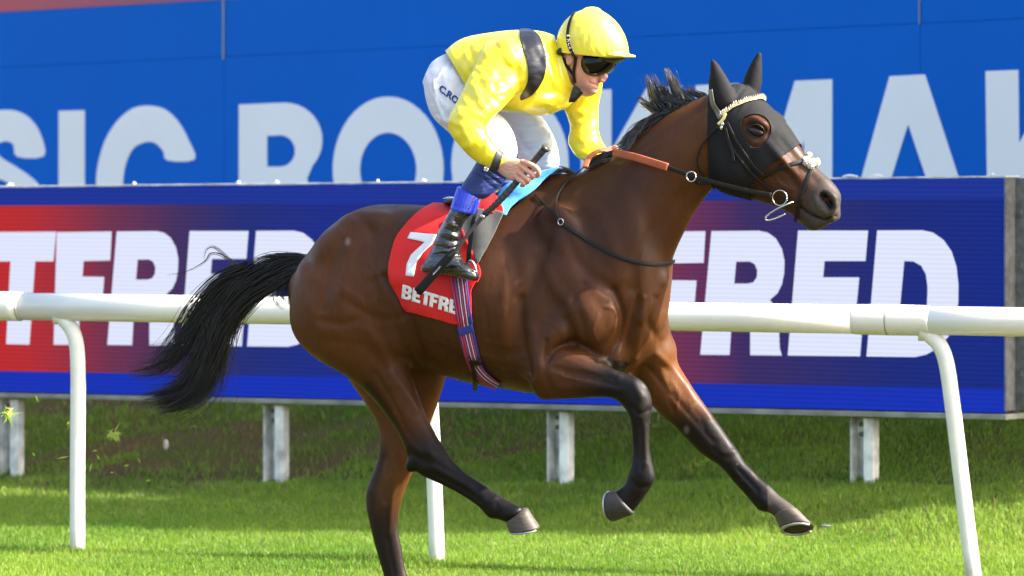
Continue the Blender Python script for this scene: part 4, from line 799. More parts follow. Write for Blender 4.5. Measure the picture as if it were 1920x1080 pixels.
hair('tail', [
 dict(guides=TG[:9], n=620, r0=.0012, seed=1, lens=(.55, 1.0), tip=.7), dict(guides=[(592, 500, .06, 12, .03), (540, 505, .08, 24, .03), (470, 540, .09, 30, .04), (420, 600, .1, 26, .04), (396, 660, .1, 22, .04), (378, 715, .1, 24, .04), (330, 752, .1, 20, .03)], n=700, r0=.0016, seed=2, lens=(.5, 1)),
 dict(guides=TG, n=520, r0=.0012, seed=3, lens=(.4, .8), tip=1.3), dict(guides=[(400, 600, .1, 30, .05), (385, 670, .1, 34, .05), (360, 715, .1, 26, .04), (320, 738, .1, 20, .04), (262, 748, .1, 18, .03)], n=300, r0=.0013, seed=13, lens=(.5, 1), tip=1.2), dict(guides=[(400, 640, .1, 20, .05), (384, 700, .1, 24, .05), (366, 738, .1, 22, .04), (330, 760, .1, 16, .04), (290, 768, .1, 12, .03)], n=220, r0=.0013, seed=14, lens=(.5, 1), tip=1.2),
 dict(guides=[(470, 505, .09, 20, .04), (420, 530, .1, 22, .04), (376, 580, .1, 26, .04), (345, 640, .1, 34, .04), (300, 690, .1, 34, .04), (240, 704, .1, 34, .03)], n=260, r0=.0012, seed=4, lens=(.6, 1), tip=1.4),
 dict(guides=[(440, 545, .09, 20, .04), (385, 575, .1, 18, .04), (350, 615, .1, 20, .04), (310, 650, .1, 20, .04), (250, 655, .1, 16, .03)], n=50, r0=.0009, seed=5, lens=(.7, 1), tip=1.5),
 dict(guides=[(480, 525, .09, 8, .03), (440, 495, .1, 5, .02), (405, 465, .1, 4, .02), (388, 468, .1, 3, .01), (380, 495, .1, 4, .01)], n=9, r0=.0008, seed=6, lens=(.7, 1)),
 dict(guides=[(465, 512, .09, 6, .03), (420, 480, .1, 3, .02), (395, 475, .1, 3, .02), (384, 490, .1, 3, .01), (350, 508, .1, 4, .01), (310, 515, .1, 3, .01)], n=8, r0=.0009, seed=7, lens=(.9, 1)),
 dict(guides=[(560, 490, .07, 14, .03), (520, 480, .08, 10, .03), (490, 478, .08, 12, .02)], n=70, r0=.0009, seed=8, lens=(.6, 1), tip=2),
 dict(guides=[(575, 490, .07, 10, .03), (550, 520, .06, 18, .03), (525, 552, .06, 20, .03), (540, 575, .05, 10, .02)], n=120, r0=.0011, seed=9, lens=(.5, 1), tip=1.4),
 dict(guides=[(570, 510, .07, 16, .03), (556, 540, .06, 16, .03), (548, 575, .06, 10, .03)], n=150, r0=.0014, seed=10, lens=(.5, 1))], M_hair)
def mane_sets():
    S = []; r = np.random.RandomState(5)
    # flat dark fringe lying along the crest
    S.append(dict(guides=[(1335, 182, .02, 6, .02), (1290, 200, .02, 9, .03), (1240, 224, .02, 13, .03), (1200, 248, .01, 16, .03), (1170, 272, 0, 12, .03), (1150, 282, 0, 8, .02)], n=420, r0=.0012, seed=20, lens=(.25, .6)))
    S.append(dict(guides=[(1240, 214, .0, 8, .03), (1212, 236, -.02, 14, .03), (1190, 262, -.03, 16, .03), (1166, 294, -.06, 8, .02)], n=220, r0=.0014, seed=21, lens=(.5, .9)))
    for (bx, by, mx, my, tx, ty, n, w) in [(1245, 214, 1225, 190, 1212, 138, 120, 10), (1232, 218, 1212, 196, 1196, 186, 36, 7), (1262, 206, 1240, 180, 1224, 140, 110, 9), (1280, 198, 1266, 168, 1250, 126, 130, 9), (1296, 192, 1278, 172, 1262, 138, 110, 8), (1272, 200, 1250, 180, 1234, 156, 120, 10), (1316, 184, 1296, 172, 1284, 164, 50, 6), (1322, 182, 1308, 174, 1312, 172, 22, 4), (1290, 196, 1258, 186, 1246, 176, 80, 10)]:
        S.append(dict(guides=[(bx, by, .02, w * 1.3, .02), ((bx + mx) / 2 + 4, (by + my) / 2, .02, w * 1.1, .02), (mx, my, .02, w, .02), (tx, ty, .02, w * .7, .02)], n=int(n * 1.2), r0=.0016, seed=30 + len(S), lens=(.6, 1), tip=1.2))
    S.append(dict(guides=[(1240, 210, .0, 3, .01), (1212, 192, 0, 3, .01), (1200, 184, 0, 3, .01), (1190, 190, 0, 2, .01)], n=14, r0=.001, seed=60, lens=(.8, 1)))
    # wither tufts
    S.append(dict(guides=[(1165, 286, .02, 8, .02), (1130, 296, .02, 11, .02), (1108, 308, .02, 10, .02), (1092, 306, .02, 6, .02)], n=200, r0=.0013, seed=61, lens=(.4, .9)))
    S.append(dict(guides=[(1088, 332, 0, 3, .02), (1068, 322, 0, 5, .02), (1050, 318, -.02, 6, .02), (1036, 326, -.03, 5, .02)], n=80, r0=.0010, seed=62, lens=(.5, 1), tip=1.6))
    S.append(dict(guides=[(1150, 300, -.02, 5, .02), (1124, 304, -.02, 6, .02), (1094, 322, -.02, 6, .02)], n=70, r0=.0012, seed=63, lens=(.5, 1)))
    return S
hair('mane', mane_sets(), M_hair2)

# ================================================================== hood, bridle and saddlery
def mirr(V):
    v = vof(V); return V - np.outer(v + np.abs(v), VD)
HOOD = smoothpoly([(1312, 84), (1329, 150), (1329, 183), (1328, 250), (1329, 331), (1340, 364), (1372, 386), (1408, 378), (1405, 352), (1418, 334), (1436, 316), (1455, 301), (1477, 286), (1502, 269), (1520, 200), (1460, 90), (1380, 80)], 1)
EH = smoothpoly([(1391, 240), (1392, 226), (1403, 218), (1421, 216), (1437, 225), (1444, 242), (1440, 260), (1426, 274), (1410, 275), (1399, 264)], 4)
def hoodf(V, N):
    Q = proj(mirr(V)); f = sdf(Q, HOOD); e = -sdf(Q, EH); return np.minimum(f, e)
M_hood = mat('hood_cloth', (.0125, .0125, .0135), rough=.75, spec=.16, noise=(50, .12, 3), bump=[(26, .3, .004, 4, (1, 1, .5), (0, .8, 0)), (500, .25, .0008, 2)])
def wrk(V):
    Q = proj(V); d = segdist(Q, [(1399, 352), (1436, 316), (1477, 286), (1500, 270)])[0]; t = Q @ np.array([.75, -.66])
    return .0011 * np.sin(t * .9) * np.exp(-(d / 11) ** 2) + .0016 * np.sin(Q @ np.array([.35, .25]) * 1.1) * np.exp(-(segdist(Q, [(1388, 172), (1384, 200)])[0] / 14) ** 2)
G_hood = garment(H0, hoodf, .003, .003, wr=wrk, relax=0)
hood = link('ear_hood', G_hood, M_hood, horse)
hood['label'] = 'black cloth hood with covered ears and round eye hole'
TH = bvh(join([H0, G_hood]))
mb = MB(); P_ = [hit(TH, *q)[0] for q in smoothpoly([(1391, 240), (1392, 226), (1403, 218), (1421, 216), (1437, 225), (1444, 242), (1440, 260), (1426, 274), (1410, 275), (1399, 264)], 4)]

M_leather = mat('black_leather', (.010, .009, .008), rough=.5, spec=.22, bump=[(180, .3, .001, 4)])
M_tan = mat('orange_rubber', (.31, .072, .024), rough=.6, noise=(40, .12, 3), bump=[(260, .6, .0015, 3)]); M_steel = mat('steel', (.6, .6, .6), rough=.22, metal=1)
M_brass = mat('brass_beads', (.80, .62, .26), rough=.3, metal=.55); M_olive = mat('grey_leather', (.12, .12, .10), rough=.45, bump=[(90, .3, .001, 3)]); M_fluff = mat('sheepskin', (.80, .76, .68), rough=.9, spec=.1, bump=[(160, 1, .006, 5)])
br = empty('bridle', H(1430, 300, 0), 'black leather bridle with beaded browband and orange gripped reins', 'bridle')
def bs(name, tree, pts, wd, m=None, th=.004, off=.004, sm=6):
    mb = MB(); strap(mb, tree, pts, wd, th, off, sm=sm); return link(name, fixn(mb.mesh()), m or M_leather, br)
bb = bs('browband', TH, [(1351, 219), (1370, 203), (1388, 194), (1407, 188), (1425, 185), (1434, 190)], .012, M_brass)
mb = MB()
for q in smoothpoly([(1353, 213), (1370, 200), (1388, 191), (1407, 185), (1425, 182), (1432, 186)], 5, False)[::1]:
    c, n = hit(TH, *q)
    if c is None: continue
    s_ = .0058; V = np.array([[-s_, 0, -.007], [s_, 0, -.007], [0, 0, .008], [0, .006, -.001]]); 
    V = c + n * .010 + np.outer(V[:, 0], UD) + np.outer(V[:, 1], n) + np.outer(V[:, 2], [0, 0, 1]); mb.add(V, [(0, 1, 3), (1, 2, 3), (2, 0, 3), (0, 2, 1)])
M_bead = mat('white_beads', (.85, .82, .6), rough=.25, metal=.2); link('bead_row', fixn(mb.mesh()), M_bead, bb, smooth=False)
bs('browband_loop', TH, [(1362, 214), (1358, 224), (1349, 234)], .012, M_brass, .006, .008)
bs('headpiece', TH, [(1334, 168), (1338, 192), (1345, 206), (1353, 222)], .024, M_olive)
bs('cheekpiece', TH, [(1358, 232), (1368, 262), (1379, 286), (1399, 313), (1425, 339), (1450, 358)], .0085)
bs('cheekpiece', TH, [(1364, 230), (1378, 258), (1396, 288), (1414, 312), (1435, 332)], .012)
bs('strap_tail', TH, [(1362, 240), (1369, 268), (1375, 286), (1377, 304)], .011, M_leather, .003, .009)
bs('noseband', TH, [(1430, 331), (1450, 320), (1470, 312), (1501, 303), (1516, 303)], .016)
bs('noseband', TH, [(1524, 314), (1514, 338), (1503, 364), (1497, 388), (1493, 414)], .015)
bs('noseband', TH, [(1412, 344), (1414, 356), (1412, 370)], .012)
bs('throatlash', TH, [(1350, 236), (1322, 266), (1310, 290), (1309, 310), (1322, 334)], .006, off=.006)
mb = MB()
for (x, y) in ((1357, 234), (1355, 240)): c, n = hit(TH, x, y); ell(mb, c + n * .012, (.006, .003, .009), [UD, VD, [0, 0, 1]], 6, 10)
link('buckle', mb.mesh(), M_steel, br)
# sheepskin pads where the noseband crosses
def fluff(x, y, r, seed):
    c, n = hit(TH, x, y); mb = MB(); ell(mb, c + n * .008, (r, r * .6, r * .85), [UD, VD, [0, 0, 1]], 20, 28); me = mb.mesh(); V = getV(me); N = getN(me); rr = np.random.RandomState(seed)
    setV(me, V + N * (rr.rand(len(V))[:, None] - .4) * r * .42); return me
link('sheepskin_pad', fluff(1511, 304, .020, 1), M_fluff, br); link('sheepskin_pad', fluff(1526, 307, .018, 2), M_fluff, br); link('sheepskin_pad', fluff(1519, 312, .015, 3), M_fluff, br); link('sheepskin_pad', fluff(1514, 293, .011, 4), M_fluff, br)
c, n = hit(TH, 1520, 298); mb = MB(); ell(mb, c + n * .020 - np.array([0, 0, .012]), (.011, .006, .007), [UD, VD, [0, 0, 1]], 8, 12); link('noseband_knot', mb.mesh(), M_leather, br)
def torus(c, a, b, r, n=36, arc_=(0, 1)):
    mb = MB(); t = np.linspace(arc_[0], arc_[1], n) * 2 * np.pi; tubes(mb, [c + np.array(a) * math.cos(q) + np.array(b) * math.sin(q) for q in t], r, ns=10, sub=1); return mb.mesh()
bc = H(1462, 371, -.085)
link('bit_ring', torus(bc, UD * .029, np.array([0, 0, .029]), .0025), M_steel, br)
mb = MB(); tubes(mb, [H(1490, 377, -.06), H(1478, 382, -.085), H(1458, 391, -.10), H(1441, 402, -.10), H(1435, 409, -.10), H(1439, 413, -.095), H(1455, 409, -.08), H(1474, 400, -.06)], .0034, ns=10); link('bit_bar', mb.mesh(), M_steel, br)
mb = MB(); ell(mb, H(1471, 371, -.08), (.014, .008, .013), [UD, VD, [0, 0, 1]], 10, 16); link('bit_guard', mb.mesh(), M_leather, br)
def freestrap(name, pts, wd, th, m, nrm=None, tw=0.0):
    """strap hanging free: rows (px,py,v)"""
    P = crom(np.array(pts, float), np.linspace(0, len(pts) - 1, (len(pts) - 1) * 6 + 1)); C = np.array([H(*p) for p in P]); nn = np.array([-VD if nrm is None else nrm] * len(C)); mb = MB(); ribbon(mb, C, nn, wd, th); return link(name, fixn(mb.mesh()), m, br)
rn = freestrap('rein', [(1446, 366, -.092), (1420, 361, -.10), (1380, 352, -.12), (1340, 342, -.135), (1300, 331, -.15), (1272, 321, -.155), (1250, 313, -.16)], .017, .005, M_leather)
link('rein_grip', (lambda mb: (ribbon(mb, np.array([H(*p) for p in crom(np.array([(1252, 313.5, -.160), (1215, 302, -.165), (1180, 292, -.16), (1150, 286, -.12)], float), np.linspace(0, 3, 24))]), np.array([-VD] * 24), .030, .008), fixn(mb.mesh()))[1])(MB()), M_tan, br)
freestrap('rein', [(1330, 344, -.10), (1312, 344, -.10), (1300, 338, -.12), (1290, 332, -.14)], .014, .005, M_leather)
link('martingale_ring', torus(H(1296, 331, -.162), UD * .019, np.array([0, 0, .019]), .0026), M_steel, br)
# far rein loop in the far hand and down the neck
mb = MB(); P = crom(np.array([(1150, 284, .06), (1130, 281, .03), (1114, 287, -.02), (1103, 299, -.06), (1097, 314, -.10)], float), np.linspace(0, 4, 24)); ribbon(mb, np.array([H(*p) for p in P]), np.array([-VD * .8 + np.array([0, 0, .6])] * 24), .022, .008); link('rein_grip', fixn(mb.mesh()), M_tan, br)
bs('rein', TR, [(1098, 316), (1080, 330), (1060, 347), (1046, 368), (1041, 392), (1042, 402)], .010, off=.006)

# breastplate strap
bp = empty('breastplate', H(1120, 460, -.2), 'thin black breastplate strap round the brown shoulder and chest', 'strap')
def strapo(name, tree, pts, wd, parent, m=M_leather, th=.004, off=.004): mb = MB(); strap(mb, tree, pts, wd, th, off); return link(name, fixn(mb.mesh()), m, parent)
strapo('shoulder_strap', TR, [(1053, 418), (1080, 436), (1108, 454), (1138, 471), (1167, 483), (1195, 491), (1222, 495), (1246, 494), (1262, 490)], .017, bp)
strapo('saddle_strap', TR, [(1004, 366), (1018, 380), (1034, 395), (1044, 405)], .009, bp)
strapo('buckle_strap', TR, [(1040, 398), (1047, 410), (1056, 420)], .019, bp, th=.007)
c, n = hit(TR, 1053, 417); link('buckle', torus(c + n * .012, UD * .011, np.array([0, 0, .012]), .0018), M_steel, bp)

# saddle cloths
M_red = mat('red_cloth', (.62, .018, .016), rough=.62, spec=.25, bump=[(7, .6, .014, 2, (1, 1, .5), (0, .5, 0)), (400, .3, .0008, 2)])
M_ltb = mat('light_blue_cloth', (.10, .42, .85), rough=.75, spec=.2, noise=(12, .12, 4), bump=[(10, .6, .008, 3, (1, 1, 2), (0, .6, 0)), (400, .2, .001, 2)])
M_gry = mat('grey_lining', (.10, .10, .095), rough=.8, spec=.2, bump=[(14, .4, .008, 4), (500, .4, .0006, 2)])
def near(px_poly, v0=-.02, both=False):
    def f(V, N):
        Q = proj(mirr(V)) if both else proj(V); s_ = sdf(Q, px_poly); v = vof(V)
        return s_ if both else np.minimum(s_, (v0 - v) * 400)
    return f
def wcl(V): Q = proj(V); return .0022 * nz(Q[:, 0] / 60, Q[:, 1] / 60, 2.2, 41) + .003 * np.exp(-(segdist(Q, [(770, 452), (760, 512), (790, 580)])[0] / 30) ** 2) * np.sin(Q[:, 1] / 9)
CL = smoothpoly([(905, 350), (848, 366), (815, 384), (789, 399), (763, 423), (744, 447), (736, 473), (730, 503), (737, 531), (750, 558), (759, 577), (796, 590), (826, 599), (854, 607), (870, 604), (884, 596), (886, 570), (885, 547), (892, 532), (899, 514), (890, 486), (900, 460), (930, 420), (944, 400), (940, 350)], 4)
G_red = garment(H0, near(CL, both=True), .010, .004, wr=wcl, relax=2)
cl = empty('saddle_cloth', H(820, 480, -.3), 'red number cloth with a white 7 and white lettering', 'saddle cloth'); link('red_cloth', G_red, M_red, cl)
BL = smoothpoly([(901, 377), (910, 364), (935, 352), (972, 336), (1000, 318), (1042, 308), (1049, 326), (1032, 337), (1010, 357), (985, 377), (960, 397), (949, 411), (936, 395), (925, 380)], 4)
G_blue = garment(H0, near(BL, both=True), .020, .007, wr=lambda V: .003 * np.sin(proj(V) @ np.array([.10, .16])), relax=2)
bc_ = empty('saddle_pad', H(980, 350, -.1), 'light blue pad over the withers in front of the knees', 'saddle pad'); link('blue_pad', G_blue, M_ltb, bc_)
FL = smoothpoly([(857, 412), (900, 408), (946, 409), (937, 430), (922, 456), (907, 482), (897, 497), (889, 477), (874, 451), (867, 433)], 4)
G_fl = garment(H0, near(FL), lambda V: .017 + .022 * np.clip((proj(V)[:, 0] - 0) * 0 + (470 - proj(V)[:, 1]) / 60, 0, 1), .004, wr=lambda V: .003 * np.sin(proj(V)[:, 0] * .12), relax=2); link('grey_lining', G_fl, M_gry, cl)
RF = smoothpoly([(864, 409), (884, 395), (904, 384), (930, 373), (941, 388), (949, 409), (926, 413), (900, 411)], 4)
G_rf = garment(H0, near(RF, .0), .036, .006, wr=lambda V: .003 * np.sin(proj(V)[:, 0] * .2), relax=2); link('folded_edge', G_rf, M_red, cl)
TC = bvh(join([H0, G_red, G_fl, G_blue, G_rf]))
strapo('piping', TC, [(867, 433), (874, 451), (882, 468), (890, 486), (897, 500), (900, 515), (894, 530)], .010, cl, M_red, .006, .004)
def drape(tree, contours, off, m, parent, name, th=.0015, cuts=3, xf=None):
    me = flat(contours, (0, 0, 0), (1, 0, 0), (0, 1, 0), 0) if not isinstance(contours, bpy.types.Mesh) else contours
    bm = bmesh.new(); bm.from_mesh(me); bmesh.ops.remove_doubles(bm, verts=bm.verts, dist=1e-4); bmesh.ops.triangulate(bm, faces=bm.faces)
    for _ in range(3):
        lg = [e for e in bm.edges if e.calc_length() > 9]
        if lg: bmesh.ops.subdivide_edges(bm, edges=lg, cuts=1, use_grid_fill=False); bmesh.ops.triangulate(bm, faces=bm.faces)
    bm.to_mesh(me); bm.free(); V = getV(me); out = []; last = None
    for q in V:
        c, n = hit(tree, q[0], q[1])
        if c is None: c, n = last if last else (np.array(px(q[0], q[1], 19.7)), -VD)
        last = (c, n); out.append(c + n * off)
    setV(me, np.array(out)); me = evalmesh(me, [('SOLIDIFY', dict(thickness=th, offset=0.0))]); return link(name, me, m, parent)
def text_mesh(s, origin, ex, ey, bold=.03, shear=0.0, sp=1.0):
    """lettering in photo pixels: ex, ey are the px vectors of one text unit right and up"""
    cu = bpy.data.curves.new('t', 'FONT'); cu.body = s; cu.offset = bold; cu.shear = shear; cu.space_character = sp; cu.resolution_u = 3
    o = bpy.data.objects.new('t', cu); COL.objects.link(o); dg = bpy.context.evaluated_depsgraph_get(); dg.update(); me = bpy.data.meshes.new_from_object(o.evaluated_get(dg)); bpy.data.objects.remove(o)
    V = getV(me); V2 = np.array(origin) + V[:, :1] * np.array(ex) + V[:, 1:2] * np.array(ey); setV(me, np.hstack([V2, np.zeros((len(V), 1))])); return me
M_num = mat('white_cloth_print', (.80, .79, .76), rough=.7, spec=.2)
drape(TC, [[(770, 436), (820, 440.5), (811, 458), (793, 475), (781, 494), (776, 519), (761, 517), (763, 496), (771, 478), (797, 454.5), (764, 447.5)]], .003, M_num, cl, 'number_seven')
Bx = lambda o, a, b, cs: [[(o[0] + a[0] * x + b[0] * y, o[1] + a[1] * x + b[1] * y) for x, y in c] for c in cs]
GL = {'B': [[(0, 0), (.55, 0), (.75, .06), (.82, .2), (.80, .38), (.68, .5), (.78, .6), (.82, .76), (.72, .94), (.55, 1), (0, 1)], [(.3, .2), (.3, .4), (.48, .4), (.52, .3), (.48, .2)], [(.3, .6), (.3, .8), (.46, .8), (.5, .7), (.46, .6)]],
      'E': [[(0, 0), (.7, 0), (.7, .22), (.3, .22), (.3, .39), (.62, .39), (.62, .6), (.3, .6), (.3, .78), (.7, .78), (.7, 1), (0, 1)]], 'T': [[(.22, 0), (.52, 0), (.52, .77), (.76, .77), (.76, 1), (-.02, 1), (-.02, .77), (.22, .77)]],
      'F': [[(0, 0), (.3, 0), (.3, .38), (.6, .38), (.6, .6), (.3, .6), (.3, .77), (.7, .77), (.7, 1), (0, 1)]],
      'R': [[(0, 0), (.3, 0), (.3, .36), (.42, .34), (.5, .2), (.5, 0), (.82, 0), (.78, .3), (.68, .46), (.82, .62), (.80, .86), (.66, .98), (.5, 1), (0, 1)], [(.3, .58), (.3, .78), (.46, .78), (.51, .68), (.46, .58)]],
      'D': [[(0, 0), (.5, 0), (.74, .12), (.84, .35), (.84, .65), (.74, .88), (.5, 1), (0, 1)], [(.3, .22), (.3, .78), (.46, .78), (.54, .65), (.54, .35), (.46, .22)]]}
pos = np.array([753.0, 558.5]); adv = np.array([1.0, .305]); up_ = np.array([3.2, -25.5])
for ch, wd_ in zip('BETFRE', (20.5, 17.5, 16.5, 17.5, 20.5, 18)): drape(TC, Bx(pos, adv * 22.5, up_, GL[ch]), .003, M_num, cl, 'cloth_letter'); pos = pos + adv * wd_ * .955
# girth: striped elastic with keeper, buckles and a loose end
M_gb = mat('girth_blue', (.022, .035, .22), rough=.8, bump=[(300, .6, .001, 2)]); M_gr = mat('girth_red', (.42, .03, .05), rough=.8, bump=[(300, .6, .001, 2)]); M_gw = mat('girth_white', (.55, .55, .6), rough=.8)
gi = empty('girth', H(880, 640, -.3), 'blue, red and white striped elastic girth under the belly', 'girth')
GP = [(860, 514), (864, 545), (868, 575), (874, 614), (882, 652), (895, 688), (913, 708), (934, 721)]
def gir(name, sh, wd, th, m, off):
    Q = smoothpoly(GP, 6, False); T = np.gradient(Q, axis=0); T /= np.linalg.norm(T, axis=1)[:, None]; Nn = np.stack([T[:, 1], -T[:, 0]], -1); k = np.linspace(1.12, .74, len(Q))[:, None]
    P = Q + Nn * sh * k; mb = MB(); strap(mb, TC, [tuple(q) for q in P[::3]], wd, th, off); return link(name, fixn(mb.mesh()), m, gi)
gir('webbing', 0, .066, .004, M_gb, .005)
for sh, wd, m in ((-11.5, .006, M_gr), (-6, .007, M_gr), (-1, .004, M_gw), (2.5, .005, M_gr), (6, .004, M_gw), (10, .005, M_gr)): gir('stripe', sh, wd, .002, m, .0095)
strapo('keeper', TC, [(861, 621), (874, 618), (889, 613)], .030, gi, M_gb, .004, .012); strapo('buckle_strap', TC, [(884, 672), (892, 676), (902, 674)], .026, gi, M_leather, .006, .012)
for q in ((884, 668), (900, 668)): c, n = hit(TC, *q); link('buckle', torus(c + n * .02, UD * .007, np.array([0, 0, .009]), .0016), M_leather, gi)
strapo('loose_strap', TC, [(888, 676), (892, 694), (893, 712), (892, 724)], .018, gi, M_leather, .004, .016)
# small racing saddle with its near stirrup
sd = empty('racing_saddle', H(880, 385, 0), 'small dark racing saddle mostly hidden under the rider', 'saddle')
mb = MB(); ribs(mb, [(838, 374, 842, 384, 0, .05), (855, 370, 858, 388, 0, .11), (885, 368, 888, 392, 0, .13), (915, 362, 920, 388, 0, .12), (940, 350, 946, 372, 0, .09)], ns=24); link('seat', remesh(fixn(mb.mesh()), .006, 4), M_leather, sd)
mb = MB(); ribs(mb, [(834, 370.5, 834, 374, -.03, .02), (842, 368.5, 842, 375, -.03, .03), (852, 369, 852, 376, -.03, .03)], ns=16); link('cantle_tip', mb.mesh(), mat('grey_plastic', (.45, .48, .55), rough=.4), sd)
mb = MB(); tubes(mb, [H(876, 524, -.33), H(889, 524, -.345), H(893, 508, -.345), H(887, 492, -.345), H(880, 489, -.345), H(877, 500, -.33), H(873, 518, -.33), H(876, 524, -.33)], .0045, ns=10); link('stirrup_iron', mb.mesh(), M_steel, sd)
mb = MB(); ribbon(mb, np.array([H(878, 492, -.34), H(880, 470, -.335), H(884, 440, -.33), H(888, 415, -.32), H(892, 395, -.25)]), np.array([-VD] * 5), .020, .004); link('stirrup_leather', fixn(mb.mesh()), M_leather, sd)

# ================================================================== the jockey
jk = empty('person', H(880, 400, 0), 'jockey in yellow silks and white breeches crouching over the galloping horse', 'person')
def shrink(L, k, kw=None):
    out = []
    for r in L:
        r = list(r); cx, cy = (r[0] + r[2]) / 2, (r[1] + r[3]) / 2; r[0] = cx + (r[0] - cx) * k; r[2] = cx + (r[2] - cx) * k; r[1] = cy + (r[1] - cy) * k; r[3] = cy + (r[3] - cy) * k; r[5] *= kw or k; out.append(tuple(r))
    return out
TOR = [(838, 98, 866, 165, 0, .145), (870, 72, 900, 198, 0, .165), (920, 61, 940, 209, 0, .185), (968, 56, 985, 213, 0, .20), (1006, 57, 1030, 212, 0, .20), (1036, 66, 1062, 200, 0, .15), (1052, 82, 1078, 172, 0, .085)]
ARN = [(912, 84, 990, 140, -.14, .09), (890, 128, 968, 172, -.20, .080), (866, 175, 948, 196, -.26, .070), (846, 214, 924, 220, -.305, .064), (842, 244, 911, 242, -.325, .056), (862, 273, 920, 260, -.335, .048), (888, 300, 932, 279, -.33, .038), (916, 315, 942, 287, -.322, .031), (926, 319, 951, 292, -.318, .029)]
ARF = [(1034, 122, 1112, 112, .13, .09), (1046, 165, 1128, 152, .18, .075), (1060, 205, 1121, 196, .20, .064), (1070, 238, 1120, 232, .20, .055), (1067, 266, 1124, 256, .19, .055), (1080, 293, 1136, 276, .17, .045), (1104, 306, 1146, 288, .14, .032)]
HIP = [(812, 122, 868, 170, 0, .13), (800, 160, 880, 150, 0, .15), (822, 130, 905, 195, 0, .15)]
LGN = [(800, 150, 890, 140, -.09, .090), (799, 178, 900, 176, -.11, .092), (812, 218, 925, 205, -.14, .084), (842, 248, 950, 228, -.17, .075), (872, 276, 964, 256, -.195, .065), (893, 300, 969, 284, -.215, .058), (903, 318, 962, 306, -.225, .055)]
SHN = [(898, 298, 962, 318, -.228, .056), (884, 324, 944, 340, -.245, .052), (868, 348, 918, 366, -.272, .048), (856, 372, 900, 386, -.298, .045), (846, 394, 880, 406, -.32, .043)]
BOT = [(850, 384, 889, 396, -.315, .047), (838, 408, 866, 422, -.33, .044), (822, 434, 862, 448, -.335, .042), (812, 462, 862, 470, -.34, .040), (800, 484, 868, 486, -.345, .040), (798, 502, 874, 496, -.35, .038)]
FOO = [(795, 494, 804, 514, -.35, .030), (812, 484, 820, 516, -.35, .036), (838, 478, 840, 517, -.352, .038), (862, 486, 860, 521, -.354, .040), (880, 498, 876, 525, -.356, .040), (894, 510, 888, 527, -.356, .030)]
LGF = [(850, 120, 930, 200, .08, .10), (890, 165, 970, 205, .12, .095), (930, 215, 1006, 212, .18, .08), (952, 248, 1028, 240, .23, .070), (966, 280, 1044, 276, .26, .062), (976, 304, 1048, 306, .27, .056), (970, 330, 1020, 338, .28, .05), (940, 380, 985, 395, .30, .045), (900, 440, 945, 450, .32, .042)]
FBF = [(900, 440, 945, 450, .32, .042), (880, 480, 930, 490, .33, .04), (905, 500, 915, 520, .34, .038), (950, 508, 950, 528, .34, .036)]
HEAD = [(1082, 168, 1114, 174, 0, .026), (1074, 156, 1121, 167, 0, .044), (1066, 140, 1123, 153, 0, .056), (1058, 122, 1126, 136, 0, .066), (1052, 102, 1132, 116, 0, .073), (1050, 80, 1136, 94, 0, .076), (1056, 55, 1132, 62, 0, .07), (1078, 38, 1115, 40, 0, .045)]
NECK = [(1000, 85, 1020, 170, 0, .07), (1030, 86, 1056, 160, 0, .06), (1052, 90, 1086, 150, 0, .058)]
jb = MB()
for L in (TOR, ARF, LGN, LGF, HIP): ribs(jb, shrink(L, .80), ns=20)
ribs(jb, shrink(ARN[:-1], .80) + [(926, 317, 948, 294, -.318, .022), (932, 321, 953, 297, -.315, .021)], ns=20)
ribs(jb, shrink(SHN + BOT[1:5], .8), ns=18); ribs(jb, shrink(FOO, .75), ns=14); ribs(jb, shrink(FBF, .75), ns=14); ribs(jb, HEAD, ns=26); ribs(jb, NECK, ns=22)
# face relief
for a in [(1130, 145, 0, 7, 10, .016, 0), (1128, 151, -.010, 5, 4.5, .009, 0), (1128, 151, .010, 5, 4.5, .009, 0), (1113, 158, 0, 7.5, 4.0, .024, 12), (1113, 164, 0, 7, 4, .022, 12), (1111, 171, 0, 10, 6, .026, 0), (1098, 144, -.034, 15, 11, .016, 30), (1098, 147, .036, 15, 12, .020, 30), (1068, 112, -.074, 6.5, 11, .009, -12), (1068, 112, .074, 6.5, 11, .009, -12)]: blob(jb, *a[:6], ang=a[6])
mbn = jb; tubes(jb, [H(1128, 120, 0), H(1131, 132, 0), H(1134, 147, 0)], [.010, .0125, .0145], ns=12)
# near hand: palm, knuckles, four fingers round the whip, thumb on the far side
ribs(jb, [(931, 319, 953, 297, -.314, .020), (944, 330, 966, 298, -.322, .019), (957, 338, 979, 300, -.333, .018), (965, 341, 984, 303, -.343, .016)], ns=18, p=2.4)
V0 = -.300
fing = [([(979, 303), (994, 308), (1007, 316), (1010, 325), (1007, 331)], .0104), ([(976, 312), (987, 319), (997, 326), (999, 332), (994, 335)], .0104), ([(972, 322), (981, 330), (989, 336), (990, 341), (985, 343)], .0100), ([(967, 332), (974, 338), (981, 342), (982, 347), (977, 348)], .0090)]
for pts, r in fing: tubes(jb, [H(p[0], p[1], v_) for p, v_ in zip(pts, (-.346, -.361, -.364, -.354, -.334))], [r * 1.08, r, r * 1.02, r * .9, r * .78], ns=12, sub=3); blob(jb, pts[0][0] + 1, pts[0][1], -.350, 5.4, 5.0, .0105)
tubes(jb, [H(950, 306, -.303), H(966, 302, -.296), H(982, 309, -.294), H(992, 318, -.298)], [.013, .012, .0105, .009], ns=12, sub=3)
